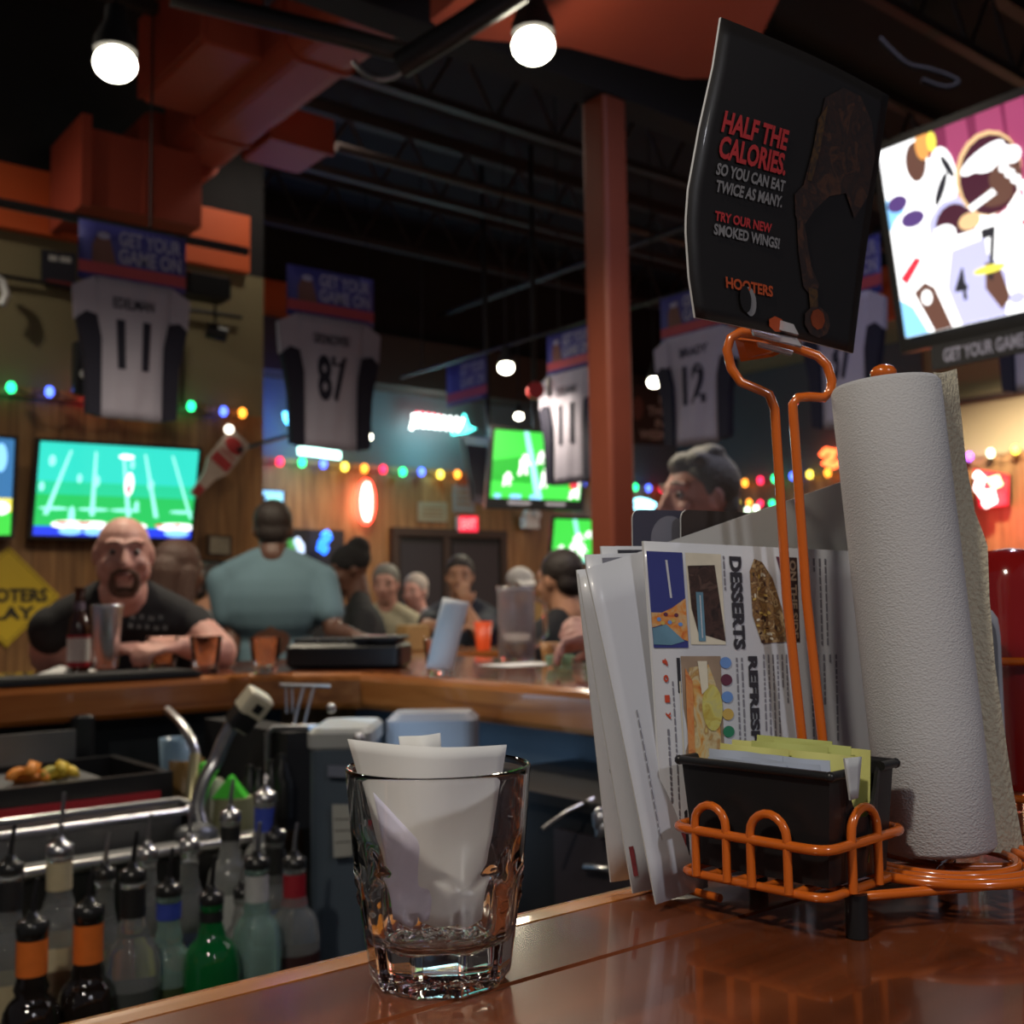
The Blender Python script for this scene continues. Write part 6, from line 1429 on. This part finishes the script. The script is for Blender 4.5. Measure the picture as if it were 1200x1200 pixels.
for k in range(7): mb.qell(qm, xa+(xb-xa)*(.2+.1*k), .235+.015*math.sin(k*2.3), .006, .006, dk[('print_blue', 'print_gold', 'print_maroon')[k % 3]], .0008)
mb.qpoly(qm, [(xa+.5*(xb-xa), .055), (xa+.56*(xb-xa), .055), (xa+.62*(xb-xa), .17), (xa+.56*(xb-xa), .17)], card, .0006)
# dessert photograph
mb.qrect(qm, xb+.008, .03, xd, bb+.0, dk['print_cream'], .0004); mb.qpoly(qm, [(xb+.012, .07), (xd-.02, .065), (xd, .30), (xb+.03, .275), (xb+.015, .2)], dk['print_brown'], .0006)
mb.qrect(qm, xb+.03, .15, xb+.05, .3, dk['print_teal'], .0007); mb.qrect(qm, xb+.039, .16, xb+.042, .29, card, .0009)
def lines(x0, x1, b0, b1, n, seed, m=ink2, fr=.55):
    r_ = random.Random(seed)
    for i in range(n):
        a = x0+(x1-x0)*i/n; w_ = (x1-x0)/n*fr*.6; b = b0
        while b < b1-.01:
            L_ = r_.uniform(.008, .03); mb.qrect(qm, a, b, a+w_, min(b1, b+L_), m, .0004); b += L_+.005
            if r_.random() < .06: break
lines(X(852), X(858), .035, .3, 1, 1); lines(X(861), X(869), .035, .30, 2, 2)
mb.qtext(qm, 'DESSERTS', X(859), .035, X(873), .325, ink, 90, .0006, .05)
mb.qpoly(qm, [(X(882), .08), (X(888), .04), (X(897), .05), (X(908), .1), (X(918), .2), (X(922), .3), (X(892), .305), (X(883), .22)], dk['print_food'], .0005)
r5 = random.Random(9)
for k in range(40):
    a = r5.uniform(X(885), X(915)); b = r5.uniform(.07, .3); 
    if a < X(885)+(X(915)-X(885))*(.2+b*3): mb.qell(qm, a, b, .006, .004, dk[('print_gold', 'print_brown', 'print_cream')[k % 3]], .0007+k*.00001, n=6, rot=r5.uniform(0, 3))
mb.qpoly(qm, [(X(913), .03), (X(921), .03), (X(921), .12)], dk['print_maroon'], .0005)
mb.qrect(qm, X(926), .03, X(937), .3, dk['print_brown'], .0004); mb.qtext(qm, 'ON THE SIDE', X(928), .04, X(935.5), .29, dk['print_palebrown'], 90, .0006, .04)
lines(X(949), X(975), .03, .31, 4, 3, ink2, .5)
# refreshments row
lines(X(949), X(985), .34, .62, 5, 6, ink2, .5)
lines(X(893), X(925), .34, .66, 6, 7); mb.qtext(qm, 'REFRESHERS', X(875), .345, X(886), .74, ink, 90, .0006, .05); lines(X(861), X(873), .35, .75, 2, 8)
for k, cn in enumerate(('print_blue', 'print_maroon', 'print_blue', 'print_gold', 'print_green')): mb.qell(qm, X(848.5), .365+.052*k, .017, .0175, dk[cn], .0006)
mb.qrect(qm, X(796), .345, X(843), .80, dk['print_palebrown'], .0004)
mb.qpoly(qm, [(X(805), .38), (X(828), .37), (X(838), .45), (X(840), .8), (X(800), .8), (X(800), .5)], dk['print_lemonade'], .0006); mb.qell(qm, X(830), .5, .03, .07, dk['print_yellow'], .0008); mb.qpoly(qm, [(X(800), .38), (X(808), .42), (X(806), .8), (X(798), .8)], dk['print_orange2'], .0009)
mb.qpoly(qm, [(X(815), .36), (X(826), .36), (X(826), .44), (X(818), .46)], dk['print_cream'], .0010)
mb.qrect(qm, X(791), .35, X(795), .93, ink, .0004); mb.qrect(qm, X(792.5), .42, X(794), .7, dk['print_cream'], .0006)
for k, b in enumerate((.352, .40, .46, .51)): mb.qtext(qm, ('f', 'o', '-', 'y')[k], X(774), b, X(780), b+.022, redi, 90, .0006, .04)
lines(X(775), X(781), .56, .78, 1, 12, ink2, .7); lines(X(784), X(790), .42, .9, 1, 13, ink2, .5)
mb.qrect(qm, X(782), .86, X(791), .94, pbr('red_block_print', (.28, .05, .06), .5, var=.5, scale=300), .0005)
mb.qrect(qm, X(798), .8, X(806), .96, dk['print_orange2'], .0005)
tag(mb.build('menu'), 'menu printed with desserts and drinks, frontmost in the rack', 'menu')
# rising sheet behind the loop wires
q = Quad(at(735, 652, .728), at(1100, 525, .83), at(1100, 1000, .80), at(792, 1000, .725))
tag(MB().sheet(q, pbr('grey_menu_back', (.42, .42, .41), .45, var=.05), cedge, .0022).build('menu'), 'tallest slanting grey-backed menu rising to the right behind the loop', 'menu')
# fanned menus at the left
def menu(tl, tr, br, bl, label, m=card, text=None, bow=None):
    q = Quad(at(*tl), at(*tr), at(*br), at(*bl), bow=bow); mb = MB(); mb.sheet(q, m, cedge, .0014, 6, 8)
    if text: text(mb, q)
    return tag(mb.build('menu'), label, 'menu')
def t1(mb, q):
    r_ = random.Random(5); b = .45
    while b < .8: L_ = r_.uniform(.01, .03); mb.qrect(q, .26-.0*b, b, .275, b+L_, ink2, .0009); b += L_+.006
    b = .05
def t2(mb, q):
    for k in range(9): mb.qrect(q, .085, .50+.018*k, .10, .512+.018*k, ink, .0009)
def t3(mb, q): mb.qrect(q, .03, .86, .075, .95, bpy.data.materials['red_block_print'], .0009)
menu((687, 666, .690), (772, 640, .715), (830, 1040, .705), (769, 1060, .672), 'blank-faced menu fanned out left of the dessert menu', bow=lambda a, b: .002*math.sin(PI*b), text=t1)
menu((678, 672, .702), (840, 640, .745), (850, 1025, .725), (742, 1047, .697), 'menu with a red block at its foot, second in the fan', bow=lambda a, b: -.0015*math.sin(PI*b), text=t3)
menu((676, 668, .712), (830, 650, .755), (840, 1015, .745), (716, 1034, .722), 'outermost fanned menu, leftmost and furthest back at its foot', text=t2)
menu((686, 650, .722), (860, 644, .775), (870, 1000, .755), (725, 1020, .728), 'menu whose dark printed top shows behind the fan', text=lambda mb, q: mb.qrect(q, .1, .012, .9, .06, ink2, .0006))
menu((704, 640, .732), (880, 640, .785), (890, 990, .765), (742, 1015, .736), 'furthest menu with a dark top strip, just left of the dessert menu', text=lambda mb, q: mb.qrect(q, .1, .012, .9, .06, ink, .0006))
# two dark rounded cards behind the menus
dc = pbr('slate_card', (.055, .055, .085), .4, var=.08); dc2 = pbr('dark_brown_card', (.035, .026, .024), .4, var=.08); disc = pbr('grey_emblem', (.18, .18, .22), .5)
def rcard(tl, tr, br, bl, m, label, emb=False):
    q = Quad(at(*tl), at(*tr), at(*br), at(*bl)); mb = MB(); r = .006; w, h = q.w(), q.h(); pts = []
    for cx, cy, a0 in ((0, 0, 180), (1, 0, 270), (1, 1, 0), (0, 1, 90)):
        for i in range(6): a = math.radians(a0+90*i/5); pts.append((abs(cx-r/w)+r/w*math.cos(a), abs(cy-r/h)+r/h*math.sin(a)))
    n = len(pts); tri = tessellate_polygon([[V((a, b, 0)) for a, b in pts]])
    mb.add([q.p(a, b, 0) for a, b in pts]+[q.p(a, b, -.0012) for a, b in pts], [tuple(k) for k in tri]+[tuple(reversed([i+n for i in k])) for k in tri], m); mb.add([q.p(a, b, 0) for a, b in pts]+[q.p(a, b, -.0012) for a, b in pts], [(i, (i+1) % n, n+(i+1) % n, n+i) for i in range(n)], cedge)
    if emb: mb.qell(q, .48, .115, .25, .25*w/h, disc, .0003, 30); mb.qell(q, .56, .17, .05, .05*w/h, m, .0005)
    return tag(mb.build('drink_card'), label, 'card')
rcard((741, 597, .752), (830, 599, .782), (830, 900, .78), (745, 900, .752), dc, 'slate blue rounded card with a grey round emblem behind the menus', True)
rcard((798, 597, .758), (930, 603, .80), (930, 900, .80), (800, 900, .758), dc2, 'dark brown rounded card beside the slate blue one')

# ------------------------------------------------------------ upright poster card in its clip
pd = pbr('poster_black', (.011, .0095, .0095), .45, var=.2, scale=6, coat=.1)
bowp = lambda a, b: .010*math.sin(PI*min(1, b))*(1-a)+.003*math.sin(PI*a)
qp = Quad(at(845, 20, .645), at(1042, 112, .75), at(1000, 414, .755), at(815, 372, .65), bow=None)
def poster():
    # left edge is bowed sideways: (845,20) -> (805,240) -> (815,372)
    ed = [(0, 845, 20), (.15, 836, 78), (.35, 820, 150), (.55, 807, 222), (.68, 804, 265), (.85, 808, 325), (1, 815, 372)]
    class Bent(Quad):
        def p(s, a, b, off=0.):
            for (b0, xx0, yy0), (b1, xx1, yy1) in zip(ed, ed[1:]):
                if b <= b1+1e-9: u = (b-b0)/(b1-b0); ex_, ey_ = xx0+(xx1-xx0)*u, yy0+(yy1-yy0)*u; break
            l = at(ex_, ey_, .648+.010*b*(1-b)*4*-1); r_ = at(1042+(1000-1042)*b-6*b*(1-b), 112+302*b, .75)
            q_ = l.lerp(r_, a)+s.n*(off+.004*math.sin(PI*a)); return q_
    q = Bent(*qp.c)
    mb = MB(); mb.sheet(q, pd, pbr('poster_edge', (.62, .64, .66), .4, var=0), .0016, 16, 20)
    rt = pbr('poster_red_print', (.50, .035, .04), .5, var=.05); gt = pbr('poster_grey_print', (.24, .24, .25), .5, var=.05); br = photo('poster_wing_print', [(.018, .014, .014), (.045, .022, .016), (.024, .016, .015), (.085, .036, .02), (.03, .018, .016)], 55); br2 = photo('poster_wing_highlight', [(.02, .015, .014), (.10, .05, .015), (.03, .02, .015), (.13, .06, .02)], 80); orr = pbr('poster_orange_print', (.50, .08, .02), .5)
    T = lambda s_, a0, b0, a1, b1, m: mb.qtext(q, s_, a0, b0, a1, b1, m, off=.0012, bold=.035)
    T('HALF THE', .09, .275, .415, .345, rt); T('CALORIES.', .095, .355, .43, .43, rt)
    T('SO YOU CAN EAT', .10, .445, .44, .485, gt); T('TWICE AS MANY.', .11, .50, .44, .54, gt)
    T('TRY OUR NEW', .12, .605, .40, .64, rt); T('SMOKED WINGS!', .12, .65, .45, .69, gt)
    T('HOOTERS', .17, .825, .42, .865, orr)
    mb.qell(q, .29, .90, .035, .055, gt, .0012); mb.qell(q, .265, .895, .03, .05, pd, .0016)
    mb.qell(q, .44, .965, .05, .03, orr, .0012, 7)
    # chicken wing on a fork
    mb.qpoly(q, [(.58, .12), (.68, .06), (.80, .06), (.9, .13), (.96, .25), (.95, .4), (.88, .5), (.80, .42), (.70, .45), (.62, .52), (.56, .60), (.52, .55), (.50, .48), (.54, .44), (.56, .3)], br, .0010)
    mb.qpoly(q, [(.56, .2), (.60, .14), (.60, .3), (.58, .42), (.555, .42)], br2, .0012); mb.qpoly(q, [(.53, .56), (.58, .58), (.64, .72), (.70, .78), (.67, .84), (.60, .8), (.56, .68)], br, .0010)
    mb.qpoly(q, [(.63, .8), (.69, .8), (.71, .92), (.66, .92)], br2, .0012); mb.qell(q, .70, .92, .09, .06, br, .0014, 9); mb.qell(q, .70, .91, .05, .04, pbr('poster_sauce', (.24, .045, .012), .5, var=.5, scale=90), .0016, 8)
    return tag(mb.build('poster_card'), 'dark upright advertising card clipped to the top of the orange loop', 'poster')
poster()
clr = pbr('clear_plastic', (.75, .75, .8), .12, trans=.65, var=0)
t = thing('sign_clip', 'clear plastic clip gripping the poster on the wire loop', 'clip', at(915, 395, .70))
for nm, c4, D in (('clip_jaw', [(880, 384), (934, 396), (940, 406), (884, 392)], .693), ('clip_jaw', [(888, 367), (930, 380), (936, 392), (895, 382)], .690), ('clip_base', [(888, 400), (930, 411), (928, 416), (890, 405)], .703)):
    q = Quad(*[at(x, y, D) for x, y in c4]); MB().sheet(q, clr, th=.004).build(nm, t)

# ------------------------------------------------------------ second rack and sauce bottle behind the roll
sc = at(1196, 900, .92); sc.z = CT+.03
t = thing('sauce_bottle', 'glossy dark red sauce bottle behind the paper towel roll', 'bottle', sc)
z_t = at(1180, 641, .90).z-sc.z
MB().lathe([(.034, 0), (.036, .01), (.0365, z_t*.5), (.036, z_t-.03), (.032, z_t-.012), (.022, z_t-.003), (.0005, z_t)], sc, pbr('dark_red_plastic', (.23, .008, .008), .12, var=0, coat=.8), 40).build('bottle_body', t)
q = Quad(at(1149, 716, .86), at(1171, 714, .86), at(1183, 973, .86), at(1150, 973, .86))
ph = MB(); pts = [(0, 0), (.6, 0), (.9, .04), (1, .12), (1, 1), (0, 1)]; tri = tessellate_polygon([[V((a, b, 0)) for a, b in pts]]); n = 6
ph.add([q.p(a, b, 0) for a, b in pts]+[q.p(a, b, -.006) for a, b in pts], [tuple(k) for k in tri]+[tuple(i+n for i in k) for k in tri]+[(i, (i+1) % n, n+(i+1) % n, n+i) for i in range(n)], pbr('pale_grey_case', (.42, .45, .5), .35))
ph.qpoly(q, [(0, .05), (.55, .05), (.75, .09), (.82, .16), (.82, 1), (0, 1)], pbr('grey_face', (.17, .18, .2), .3), .0008)
tag(ph.build('card_holder'), 'pale grey rounded holder between the roll and the red bottle', 'holder')
t = thing('wire_rack', 'second orange wire rack behind the roll, around the red bottle', 'rack', V((sc.x, sc.y, CT)))
zz = at(1185, 777, .86).z
rr_ = .046
MB().tube([V((sc.x+rr_*math.cos(a), sc.y+rr_*math.sin(a), zz)) for a in [2*PI*i/40 for i in range(40)]], .0032, M['owire'], 10, closed=True).build('upper_ring', t)
MB().tube([V((sc.x+rr_*math.cos(a), sc.y+rr_*math.sin(a), CT+.026)) for a in [2*PI*i/40 for i in range(40)]], .0032, M['owire'], 10, closed=True).tube([V((sc.x-rr_, sc.y, CT+.026)), V((sc.x+rr_, sc.y, CT+.026))], .003, M['owire'], 8).tube([V((sc.x, sc.y-rr_, CT+.026)), V((sc.x, sc.y+rr_, CT+.026))], .003, M['owire'], 8).build('lower_ring', t)
for a in (30, 150, 270):
    x, y = sc.x+rr_*math.cos(math.radians(a)), sc.y+rr_*math.sin(math.radians(a)); MB().cyl((x, y, CT+.001), (x, y, zz), .003, M['owire'], n=8).build('upright', t)
c = at(1160, 630, 2.6); 
bg('person far behind the red sauce bottle, mostly hidden by the towel', 1150, 650, 3.4, -FW0-RT0, 'pink', purple, M['hair_brown'], 'short', 1.0) if False else None

# ============================================================ CAMERA, WORLD
cam = bpy.data.cameras.new('camera'); co = bpy.data.objects.new('camera', cam); COL.objects.link(co)
co.matrix_world = Matrix.Translation(CAM) @ Matrix((RT, UP, -FW)).transposed().to_4x4()
cam.sensor_width = 36; cam.sensor_fit = 'HORIZONTAL'; cam.lens = 36*F/1200; cam.clip_start = .02; cam.clip_end = 60
cam.dof.use_dof = True; cam.dof.focus_distance = .62; cam.dof.aperture_fstop = 11
bpy.context.scene.camera = co
w = bpy.data.worlds.new('world'); bpy.context.scene.world = w; w.use_nodes = True
w.node_tree.nodes['Background'].inputs['Color'].default_value = (.50, .50, .60, 1); w.node_tree.nodes['Background'].inputs['Strength'].default_value = .10
sc_ = bpy.context.scene
sc_.view_settings.view_transform = 'Standard'; sc_.view_settings.look = 'None'; sc_.view_settings.gamma = 1; sc_.view_settings.exposure = 0.0
sc_.view_settings.use_curve_mapping = False
sc_.cycles.use_denoising = True; sc_.cycles.max_bounces = 10; sc_.cycles.transmission_bounces = 10; sc_.cycles.sample_clamp_indirect = 4; sc_.cycles.caustics_refractive = True
